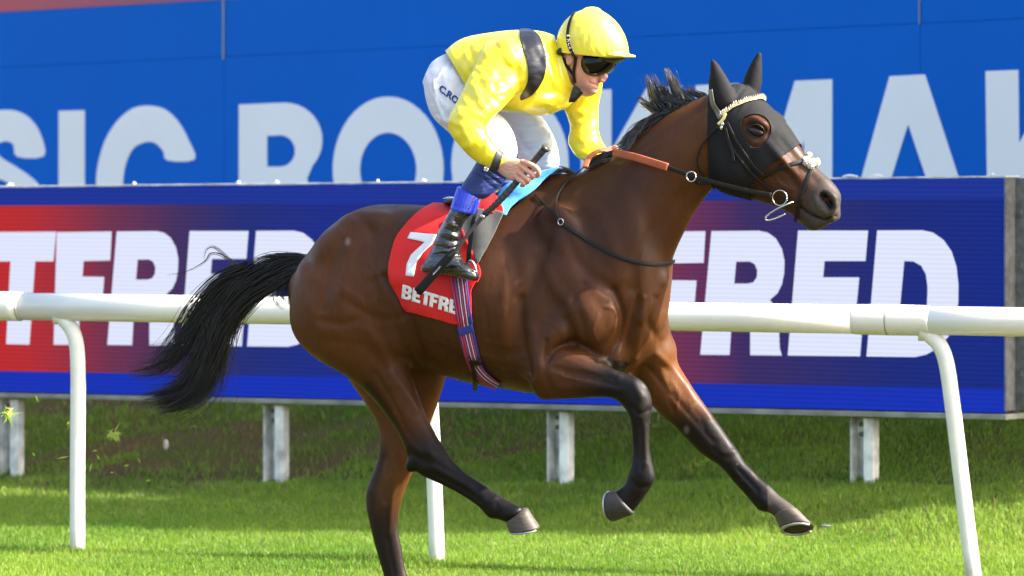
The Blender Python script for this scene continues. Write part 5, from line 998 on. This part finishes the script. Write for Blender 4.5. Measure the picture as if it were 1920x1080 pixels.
# far hand holding the rein
ribs(jb, [(1108, 300, 1142, 284, .14, .026), (1122, 302, 1150, 280, .12, .024), (1134, 298, 1154, 278, .10, .018)], ns=16)
for pts, r in (([(1146, 279), (1154, 276), (1157, 282), (1152, 288)], .0095), ([(1142, 288), (1150, 289), (1146, 296), (1138, 297)], .0098), ([(1134, 294), (1140, 297), (1134, 302), (1126, 300)], .0095), ([(1126, 299), (1132, 302), (1126, 307), (1118, 304)], .0085)): tubes(jb, [H(p[0], p[1], v_) for p, v_ in zip(pts, (.10, .075, .06, .075))], [r, r, r * .95, r * .8], ns=12, sub=3)
tubes(jb, [H(1130, 284, .11), H(1142, 280, .085), H(1153, 281, .07)], [.011, .010, .008], ns=12, sub=3)
J0 = remesh(fixn(jb.mesh()), .0034, 3, .5)
sculpt(J0, [([(1126, 160), (1116, 158.5), (1104, 154)], 1.6, -3.2, -.2, .05), ([(1104, 154), (1101, 151)], 2.0, -1.4, -.2, .05), ([(1122, 147), (1110, 149), (1101, 156)], 3.0, -1.4, -.2, .05), ([(1120, 168), (1112, 167)], 2, -1.2, -.2, .05), ([(1127, 153.5)], 1.8, -2.5, -.2, .0), ([(1100, 140), (1092, 150)], 4, 1.8, -.2, 0), ([(1068, 110), (1069, 114)], 2.6, -3.5, -.2, 0), ([(1064, 104), (1062, 112), (1066, 120)], 1.8, 1.6, -.2, 0), ([(1086, 160), (1078, 150), (1072, 138)], 4, 1.5, -.2, 0), ([(1110, 173)], 4, 1.5, -.2, .05),
  ([(956, 312), (974, 306)], 1.8, 1.1), ([(954, 318), (970, 314)], 1.6, 1.0), ([(952, 324), (966, 325)], 1.6, 1.0), ([(981, 308), (988, 314)], 1.5, -1.6), ([(977, 318), (984, 325)], 1.5, -1.6), ([(971, 328), (977, 334)], 1.5, -1.6), ([(946, 306), (958, 312), (970, 308)], 1.3, .8), ([(938, 312), (952, 322)], 2.5, -1.0)])
V = getV(J0); Q = proj(V); c = np.tile([.60, .31, .215], (len(V), 1)); hand = Q[:, 1] > 270
c = mixc(c, (.62, .23, .16), ss(8, 2, segdist(Q, [(978, 303), (976, 313), (972, 323), (968, 333)])[0]) * .5 + ss(7, 2, segdist(Q, [(1009, 317), (998, 328), (990, 338), (982, 344)])[0]) * .5)
c = mixc(c, (.60, .22, .17), ss(10, 3, np.hypot(Q[:, 0] - 1133, Q[:, 1] - 149)) * .5 + ss(16, 5, np.hypot(Q[:, 0] - 1098, Q[:, 1] - 148)) * .35); c = mixc(c, (.42, .15, .12), ss(3.2, 1, segdist(Q, [(1124, 161), (1105, 155)])[0]) * .8); c = mixc(c, (.26, .16, .12), ss(15, 5, segdist(Q, [(1082, 150), (1098, 164), (1114, 170)])[0]) * .30)
c *= (1 + .07 * nz(V[:, 0], V[:, 2], 60, 51))[:, None]; setcol(J0, np.clip(c, 0, 1))
M_skin = mat('skin', rough=.42, spec=.4, attr='Col', sss=.12, bump=[(220, .35, .0012, 4)])
link('body', J0, M_skin, jk)

# ---- clothes
M_silk = mat('yellow_silk', (.80, .67, .022), rough=.30, spec=.6, coat=.25, bump=[(4, .35, .03, 0, (1, 1, 1.8), (0, .6, 0))])
M_bsilk = mat('black_silk', (.008, .008, .011), rough=.32, spec=.45, coat=.1, bump=[(12, .8, .012, 1.5, (1, 1, 2), (0, .4, 0))])
M_white = mat('white_breeches', (.66, .66, .69), rough=.65, spec=.2, bump=[(13, .8, .009, 3, (.6, 1, 2.2), (0, .5, 0))])
M_navy = mat('navy_stretch', (.012, .025, .125), rough=.45, spec=.4, bump=[(16, .9, .012, 3, (.5, 1, 2.4), (0, .75, 0))]); M_vinyl = mat('blue_vinyl', (.014, .038, .50), rough=.3, spec=.6, bump=[(60, .5, .002, 3)])
M_boot = mat('boot_leather', (.012, .012, .013), rough=.16, spec=.7, coat=.6, bump=[(14, .9, .014, 2.5, (1, 1, 2.4), (0, -.3, 0))])
jm = MB(); ribs(jm, TOR, ns=36); ribs(jm, ARN, ns=30); ribs(jm, ARF, ns=30)
for a in [(952, 112, -.155, 40, 42, .075, 30), (1078, 130, .12, 36, 40, .075, 0), (885, 105, -.05, 40, 26, .09, 20), (850, 120, 0, 16, 30, .13, 0), (1020, 190, -.05, 44, 26, .12, 10), (866, 232, -.31, 18, 20, .05, 0), (880, 262, -.32, 20, 18, .045, 0), (1090, 262, .19, 26, 26, .055, 0)]: blob(jm, *a[:6], ang=a[6])
JK = remesh(fixn(jm.mesh()), .006, 5, .5)
rs = np.random.RandomState(3); st = []
def folds(a, b, n, ln, ang, r, amp, lo=-.5, hi=.5, jit=.35):
    for t in np.linspace(0, 1, n):
        c_ = np.array(a) * (1 - t) + np.array(b) * t + rs.normal(0, 3, 2); th_ = rad(ang) + rs.normal(0, jit); L = ln * rs.uniform(.8, 1.7); d_ = np.array([math.cos(th_), math.sin(th_)]) * L / 2; nrm = np.array([-d_[1], d_[0]]) * .18
        st.append(([tuple(c_ - d_), tuple(c_ + nrm), tuple(c_ + d_)], r * 1.45 * rs.uniform(.7, 1.3), amp * .85 * rs.uniform(.5, 1.3) * (1 if rs.rand() < .75 else -.8), lo, hi))
folds((890, 80), (975, 95), 9, 62, 68, 3.4, 4.6); folds((900, 120), (960, 160), 9, 70, 35, 3.4, 4.4); folds((868, 190), (930, 150), 8, 60, 30, 3.2, 4.6); folds((850, 210), (900, 215), 6, 46, -15, 3, 4.2); folds((1030, 120), (1060, 190), 6, 60, 70, 3.2, 4.0); folds((930, 110), (900, 200), 6, 50, 20, 3.4, 4.5); folds((850, 95), (900, 150), 6, 55, 60, 4, 4); folds((845, 225), (905, 235), 6, 40, 35, 3.2, 5); folds((862, 255), (925, 300), 10, 34, -50, 2.8, 3.6); folds((960, 190), (1050, 190), 5, 70, -10, 4, 4); folds((1020, 100), (1050, 160), 6, 50, 60, 3.5, 3)
folds((1070, 180), (1120, 260), 10, 50, -8, 3.0, 4.0, 0, .5); folds((1060, 150), (1115, 165), 4, 50, 15, 3.5, 4, 0, .5); folds((940, 150), (960, 190), 4, 60, -35, 3, 4); folds((880, 120), (930, 160), 5, 55, 100, 4, 4); folds((1080, 280), (1120, 290), 4, 30, 30, 3, 3.5, 0, .5)
st += [([(1020, 150), (990, 190), (950, 206)], 4, -6), ([(945, 195), (975, 175), (990, 150)], 5, -7), ([(1066, 198), (1082, 180), (1090, 160)], 4, -6, -.1, .4), ([(912, 222), (880, 205), (872, 190)], 4, 5), ([(842, 118), (860, 150), (880, 164)], 4, 5)]
sculpt(JK, st); relax(JK, lambda V: np.full(len(V), .55), 4)
def jclip(V, N):
    Q = proj(V); v = vof(V); hem = (Q - np.array([856, 132])) @ np.array([.86, -.50]) * 1.0   # hem at the hips
    f = hem; cu = -((Q - np.array([940, 305])) @ np.array([.72, .69])); armn = (v < -.185) & (Q[:, 1] > 140); f = np.where(armn, cu + 8, np.where(Q[:, 1] > 215, 50, f)); nk = (Q - np.array([1051, 100])) @ np.array([-.945, .33]); return np.where((np.abs(v) < .11) & (Q[:, 1] < 170) & (Q[:, 0] > 1000), np.minimum(f, nk), f)
def torso_cut(me, fn, th=.002): V = getV(me); V3, F3 = clip(V, tris(me), fn(V, getN(me))); return evalmesh(mesh(V3, F3), [('SOLIDIFY', dict(thickness=th, offset=-1.0))])
JK2 = torso_cut(JK, jclip); jacket = link('silk_jacket', JK2, M_silk, jk); TJ = bvh(JK)
EP = smoothpoly([(979, 54), (1007, 64), (1020, 92), (1024, 115), (1021, 140), (1010, 162), (995, 180), (979, 187), (977, 178), (987, 160), (990, 137), (987, 112), (980, 92), (975, 70)], 4)
link('shoulder_patch', garment(JK, near(EP, .02), .003, .003), M_bsilk, jacket)
CF = [(918.5, 315), (930, 288), (941, 289), (950, 294), (942, 320), (928, 322)]
link('cuff_band', garment(JK, near([(917, 320), (932, 281), (945, 287), (930, 326)], -.17), .002, .003), mat('black_band', (.03, .03, .032), rough=.55), jacket)
# white collar and the black bow at the throat
mb = MB(); V_, F_ = rings(np.array([H(1056, 132, 0), H(1062, 134, 0), H(1070, 135, 0)]), np.array([(H(1046, 96, 0) - H(1068, 168, 0)) / 2, (H(1050, 98, 0) - H(1075, 168, 0)) / 2, (H(1056, 101, 0) - H(1083, 166, 0)) / 2]), np.array([VD * .074, VD * .071, VD * .068]), None, 36, caps=False); mb.add(V_, F_)
link('collar', evalmesh(fixn(mb.mesh()), [('SOLIDIFY', dict(thickness=.004))]), mat('white_collar', (.8, .8, .8), rough=.6), jk)
TJB = bvh(join([JK, J0]))
def bow(pts, v, name):
    V_ = []; me = flat([[tuple(p) for p in pts]], (0, 0, 0), (1, 0, 0), (0, 1, 0), 0); V = getV(me); setV(me, np.array([H(q[0], q[1], v + .012 * math.sin(q[0] * .5 + q[1] * .3)) for q in V])); return link(name, evalmesh(me, [('SOLIDIFY', dict(thickness=.010, offset=0)), ('SUBSURF', dict(levels=1))]), M_bsilk, jk)
bow([(1076, 158), (1084, 162), (1097, 173), (1090, 180), (1083, 186), (1078, 194), (1071, 191), (1064, 195), (1068, 182), (1071, 169)], -.075, 'bow_tie')
# breeches
bm_ = MB(); ribs(bm_, [(843, 99, 872, 166, 0, .135), (826, 108, 866, 170, 0, .142)] + HIP[:1] + HIP[1:], ns=30); ribs(bm_, LGN, ns=30); ribs(bm_, LGF[:6], ns=30)
for a in [(828, 168, -.08, 30, 46, .09, 20), (856, 200, -.10, 40, 36, .10, 0), (880, 190, 0, 40, 34, .14, 0)]: blob(bm_, *a[:6], ang=a[6])
BR = remesh(fixn(bm_.mesh()), .006, 6, .5); st = []
folds((815, 170), (850, 230), 8, 60, 55, 2.4, 5); folds((830, 140), (860, 180), 4, 50, 110, 2.4, 4); folds((920, 230), (955, 290), 8, 46, -5, 2.0, 4.6); folds((980, 225), (1035, 300), 8, 50, -15, 2.2, 4.6, .05, .5); st += [([(968, 250), (985, 280), (1010, 300)], 5, -5, .1, .5), ([(1020, 240), (1037, 262), (1042, 280)], 3, 4, .1, .5)]
sculpt(BR, st); breeches = link('breeches', BR, M_white, jk); TB = bvh(BR)
M_txt = mat('navy_print', (.012, .035, .20), rough=.6); drape(TB, text_mesh('C.ROD', (822.5, 169), (14.6, 11.8), (7.2, -15.5), bold=.036, sp=1.0), .0025, M_txt, breeches, 'breeches_lettering', th=.001)
# near lower leg
def sub(L, vox, it, name, m, st_=None, par=jk):
    q = MB(); 
    for l in L: ribs(q, l, ns=28)
    me = remesh(fixn(q.mesh()), vox, it, .5)
    if st_: sculpt(me, st_)
    return link(name, me, m, par)
sock = sub([[(896, 302, 966, 312, -.228, .060), *[(a - 1, b - 1, c_ + 1, d + 1, v_, w_ + .003) for a, b, c_, d, v_, w_ in SHN[1:3]]]], .005, 4, 'gaiter', M_navy, [([(905, 318), (928, 338), (940, 345)], 2.2, -3.5), ([(912, 312), (935, 330), (946, 336)], 2.2, -3.5), ([(898, 326), (918, 346), (930, 354)], 2.0, -3), ([(925, 305), (944, 322), (950, 328)], 2, -3)])
q = MB(); ribs(q, [(860, 348, 905, 371, -.280, .056), (853, 368, 896, 386, -.300, .055), (846, 390, 888, 402, -.318, .053)], ns=30, rnd=.1); band_ = link('boot_band', remesh(fixn(q.mesh()), .005, 2), M_vinyl, jk)
TBn = bvh(band_.data)
for i in range(6): mb = MB(); strap(mb, TBn, [(862 + i * 6, 355 + i * 2.6), (857 + i * 5.4, 372 + i * 2.2), (853 + i * 5, 384 + i * 1.8)], .0030, .002, .0005, sub=3); link('ridge', fixn(mb.mesh()), M_vinyl, band_)
mb = MB(); cc = H(911.5, 317, -.36)
for k in range(5): a_ = k * 1.2566; ell(mb, np.array(hit(bvh(sock.data), 911.5 + 3.1 * math.cos(a_), 317 + 3.1 * math.sin(a_))[0]) - VD * .001, (.0042, .002, .0042), [UD, VD, [0, 0, 1]], 6, 8)
link('small_badge', mb.mesh(), mat('badge_white', (.8, .8, .8), rough=.5), sock)
boot = sub([BOT, FOO], .005, 5, 'riding_boot', M_boot, [([(838, 430), (850, 436), (862, 434)], 3, -5), ([(828, 448), (846, 452), (862, 450)], 3, -5), ([(820, 462), (842, 466), (864, 462)], 2.6, -5), ([(838, 412), (852, 424)], 3, 4), ([(812, 478), (836, 476), (862, 478)], 3, -5), ([(846, 440), (858, 445)], 3, 4), ([(828, 470), (850, 474)], 2.6, 4), ([(850, 405), (856, 420)], 3, -4), ([(806, 506), (850, 508), (885, 515)], 1.6, -3)])
far_boot = sub([[(950, 360, 1000, 372, .29, .05), (930, 400, 970, 408, .31, .05), (898, 440, 945, 450, .32, .046), (878, 482, 932, 490, .33, .044)], [(890, 492, 896, 520, .34, .04), (950, 506, 950, 528, .34, .038)]], .006, 4, 'riding_boot', M_boot)
# helmet under its yellow silk cap
hm = MB(); ribs(hm, [(1048, 98, 1174, 105, 0, .104), (1046, 84, 1176, 92, 0, .107), (1049, 62, 1170, 68, 0, .104), (1060, 41, 1157, 45, 0, .088), (1076, 26, 1141, 29, 0, .064), (1094, 18, 1126, 19, 0, .034)], ns=44, rnd=.45)
ell(hm, H(1158, 103.5, 0), (.072, .082, .010), [UD * math.cos(.07) + np.array([0, 0, -.07]), VD, [0, 0, 1]], 12, 36)
HM = remesh(fixn(hm.mesh()), .0045, 5, .5)
st = []; folds((1055, 80), (1150, 92), 12, 34, 78, 2.2, 1.5, jit=.2); folds((1075, 40), (1120, 60), 5, 50, 115, 2.5, 1.3, jit=.2); folds((1100, 60), (1106, 90), 3, 26, -60, 2, 1.4); st += [([(1050, 97), (1085, 103), (1135, 106), (1172, 105)], 2.2, 2.2), ([(1110, 14), (1108, 50), (1102, 84)], 1.5, 1.0)]
sculpt(HM, st)
V = getV(HM); V3, F3 = clip(V, tris(HM), (lambda Q: (98.5 + 9.5 * np.clip((Q[:, 0] - 1048) / 90, 0, 1)) - Q[:, 1])(proj(V)))
M_cap = mat('yellow_cap_silk', (.78, .68, .06), rough=.34, spec=.5, coat=.2, bump=[(9, .25, .008, 1, (1, 1, .5))])
helm = link('helmet_cap', evalmesh(mesh(V3, F3), [('SOLIDIFY', dict(thickness=.005, offset=-1))]), M_cap, jk)
THm = bvh(HM); q = MB(); ribs(q, [(1058, 92, 1166, 98, 0, .092), (1056, 104, 1150, 110, 0, .088), (1058, 110, 1100, 113, 0, .082)], ns=36, rnd=.1); M_shell = mat('helmet_shell', (.012, .012, .010), rough=.35, spec=.5)
# inner shell: shows as a dark rim below the cap, cut away over the face
q = MB(); ell(q, H(1142, 110, 0), (.058, .075, .021), [UD, VD, [0, 0, 1]], 14, 32); link('helmet_rim', q.mesh(), M_shell, jk)
q = MB(); tubes(q, [H(1052, 96, -.078), H(1047, 100, -.05), H(1044, 100, 0), H(1047, 100, .05), H(1052, 96, .078)], .014, ns=12); link('neck_guard', q.mesh(), M_shell, jk)
q = MB(); ribs(q, [(1084, 104, 1156, 108, 0, .078), (1086, 116, 1154, 120, 0, .082), (1090, 127, 1148, 130, 0, .080), (1098, 138, 1139, 138, 0, .068), (1108, 144, 1128, 142, 0, .04)], ns=40, rnd=.2)
gg = link('goggles', remesh(fixn(q.mesh()), .004, 3, .5), mat('goggle_lens', (.003, .003, .003), rough=.12, spec=.28), jk)
q = MB(); ell(q, H(1157, 116.5, -.045), (.011, .004, .005), [UD, VD, [0, 0, 1]], 8, 12); link('small_emblem', q.mesh(), mat('green_emblem', (.05, .10, .03), rough=.5), helm)
# chin straps and the lettered elastic over the cap
TF = bvh(J0)
def sj(name, tree, pts, wd, m, par=jk, th=.003, off=.003): q = MB(); strap(q, tree, pts, wd, th, off, sub=4); return link(name, fixn(q.mesh()), m, par)
sj('chin_strap', TF, [(1080, 106), (1079, 118), (1077, 130), (1077, 142), (1079, 154)], .013, M_leather); sj('chin_strap', TF, [(1056, 110), (1063, 122), (1071, 133), (1077, 142)], .011, M_leather); 
el = sj('goggle_elastic', THm, [(1078, 24), (1070, 40), (1066, 58), (1066, 76), (1071, 93), (1078, 105)], .015, M_leather, helm)
TE = bvh(join([HM, el.data]))
for i, (ch, y, x, an) in enumerate((('S', 68, 1066.0, 92), ('H', 75.5, 1066.6, 86), ('C', 83, 1068.3, 80), ('E', 90, 1070.6, 74), ('T', 97, 1073.4, 68))):
    a_ = rad(an); ex = np.array([math.cos(a_), math.sin(a_)]) * 8.2; ey = np.array([math.sin(a_), -math.cos(a_)]) * 8.2; drape(TE, text_mesh(ch, (x - ey[0] * .35 - ex[0] * .35, y - ey[1] * .35 - ex[1] * .35), ex, ey, bold=.04), .0015, M_num, el, 'strap_letter', th=.0006)

# ---- whip, held in the near hand
wp = empty('whip', H(968, 342, -.3), 'black padded riding whip held in the near hand across the red cloth', 'whip')
WPt = lambda x, y, v: H(x, y, v)
M_grip = mat('whip_grip', (.025, .025, .026), rough=.5, bump=[(120, .4, .001, 3)])
mb = MB(); tubes(mb, [WPt(1022, 278, -.335), WPt(990, 315, -.340), WPt(968, 342, -.352), WPt(938, 375, -.375), WPt(906, 405, -.395)], [.0135, .0125, .0125, .0125, .0105], ns=16); link('handle', mb.mesh(), M_grip, wp)
mb = MB(); tubes(mb, [WPt(1021, 279.5, -.335), WPt(1024.5, 275.5, -.335)], [.0185, .0185], ns=16); link('end_cap', mb.mesh(), mat('cap_dark', (.04, .04, .042), rough=.3), wp)
for i in range(19):
    t = i / 18; P = crom(np.array([(1020, 281, -.335), (990, 315, -.340), (968, 342, -.352), (938, 375, -.375), (910, 401, -.392)], float), np.array([t * 4]))[0]
    c = H(*P); d = (H(906, 405, -.385) - H(1022, 278, -.285)); d /= np.linalg.norm(d); a_ = np.cross(d, VD); a_ /= np.linalg.norm(a_); b_ = np.cross(d, a_); link('grip_wrap', torus(c, a_ * .0130, b_ * .0130 + d * .005, .0011, 20), M_leather, wp)
mb = MB(); tubes(mb, [WPt(908, 403, -.394), WPt(903, 408.5, -.398)], .0115, ns=16); link('ferrule', mb.mesh(), M_steel, wp)
mb = MB(); tubes(mb, [WPt(905, 406, -.396), WPt(880, 436, -.415), (WPt(856, 467, -.43)), WPt(842, 482, -.435)], [.0085, .0075, .0075, .008], ns=14); link('shaft', mb.mesh(), M_grip, wp)
mb = MB(); P = np.array([WPt(*q) for q in crom(np.array([(853, 469, -.43), (838, 486, -.435), (815, 512, -.438), (783, 548, -.44)], float), np.linspace(0, 3, 16))]); ribbon(mb, P, np.array([-VD] * 16), np.interp(np.arange(16), [0, 3, 15], [.018, .032, .037]), .014); flap = link('flap', fixn(mb.mesh()), M_leather, wp)
drape(bvh(flap.data), text_mesh('PROCUSH', (813, 516), (3.0, -3.5), (-2.7, -2.4), bold=.01), .0006, M_num, flap, 'flap_lettering', th=.0004)

# ------------------------------------------------------------------ turf flying up behind the hooves
M_turf = mat('torn_grass', rough=.6, attr='Col'); translucent(M_turf, .35); M_soil = mat('clod_soil', (.16, .11, .04), rough=.95, bump=[(90, 1, .004, 4)])
def clod(x, y, D, n, r, seed, label, soil=True, down=.6):
    o = empty('turf_clod', px(x, y, D), label, 'turf clod', 'torn turf flying up behind the hooves'); q = np.random.RandomState(seed); mb = MB(); C = []
    for _ in range(n):
        c0 = np.array(px(x, y, D)) + q.normal(0, r * .25, 3); d = q.normal(0, 1, 3) + np.array([0, 0, -down * 1.6]); d /= np.linalg.norm(d); L = r * q.uniform(.8, 2.0); b = q.normal(0, .3, 3) * L; s_ = np.cross(d, [0, 1, 0]); s_ /= np.linalg.norm(s_) + 1e-6; wd = .0022
        P = [c0, c0 + d * L * .5 + b * .15, c0 + d * L + b * .5]; V = np.array([P[0] - s_ * wd, P[0] + s_ * wd, P[1] + s_ * wd * .8, P[1] - s_ * wd * .8, P[2]]); mb.add(V, [(0, 1, 2, 3), (3, 2, 4)]); g = q.rand(); C += [np.array([.22, .40, .04]) * (1 - g) + np.array([.50, .52, .12]) * g] * 5
    me = mb.mesh(); setcol(me, np.array(C)); link('grass_blades', me, M_turf, o, smooth=False)
    if soil: k = MB(); ell(k, np.array(px(x, y - 4, D)), (r * .32, r * .3, r * .26), None, 8, 10); m2 = k.mesh(); V = getV(m2); setV(m2, V + q.normal(0, r * .05, V.shape)); link('soil', m2, M_soil, o)
    return o
clod(213, 812, 20.6, 46, .022, 1, 'green tuft of torn turf flying right of the left rail post'); clod(16, 772, 20.2, 50, .030, 2, 'torn turf clod with a yellow root at the left edge'); clod(128, 794, 20.5, 4, .014, 3, 'thin tuft of blades beside the left rail post', False)
for i, (x, y, a, L, lab) in enumerate([(69, 748, 65, 18, 'single green blade flying above the left edge clod'), (118, 858, -12, 24, 'single green blade crossing left of the rail post'), (63, 852, 45, 10, 'short curled blade under the left edge clod'), (178, 845, -20, 10, 'tiny blade just right of the left rail post'), (184, 858, 55, 13, 'tilted green blade below the green tuft'), (170, 876, -80, 20, 'upright blade close to the left rail post'), (237, 873, -15, 12, 'flat small blade below right of the green tuft'), (261, 864, 55, 11, 'rightmost tilted blade near the white petal'), (278, 901, -15, 12, 'low flat blade under the tail'), (210, 886, 5, 8, 'tiny flat blade low below the green tuft')]):
    c0 = np.array(px(x, y, 20.6)); s_ = 20.6 / F; d = np.array([math.cos(rad(a)), .2, -math.sin(rad(a))]) * L * s_; nn = np.array([math.sin(rad(a)), 0, math.cos(rad(a))]) * .0024; mb = MB(); mb.add(np.array([c0 - d / 2, c0 - d * .05 + nn * 1.6, c0 + d * .12 - nn * .3 + nn * 1.2, c0 + d / 2, c0 + d * .1 - nn, c0 - d * .1 - nn * .6]), [(0, 5, 1), (5, 4, 2, 1), (4, 3, 2)])
    me = evalmesh(mb.mesh(), [('SOLIDIFY', dict(thickness=.0008))]); setcol(me, np.tile([.34, .48, .06], (len(me.vertices), 1))); o = link('grass_blade', me, M_turf, None, smooth=False); tag(o, lab, 'grass blade', 'torn turf flying up behind the hooves')
D_ = 28.6; mb = MB(); ell(mb, np.array(px(311, 834, D_)), (.014, .006, .030), None, 8, 12); tag(link('petal', mb.mesh(), mat('petal', (.7, .6, .58), rough=.6)), 'small pale petal lying on the shaded bank', 'petal')
mb = MB(); ell(mb, np.array(px(1548, 986, 23.6)), (.028, .02, .006), None, 8, 14); tag(link('debris', mb.mesh(), mat('debris_grey', (.09, .09, .10), rough=.7)), 'small flat grey scrap on the grass beside the front hoof', 'scrap')
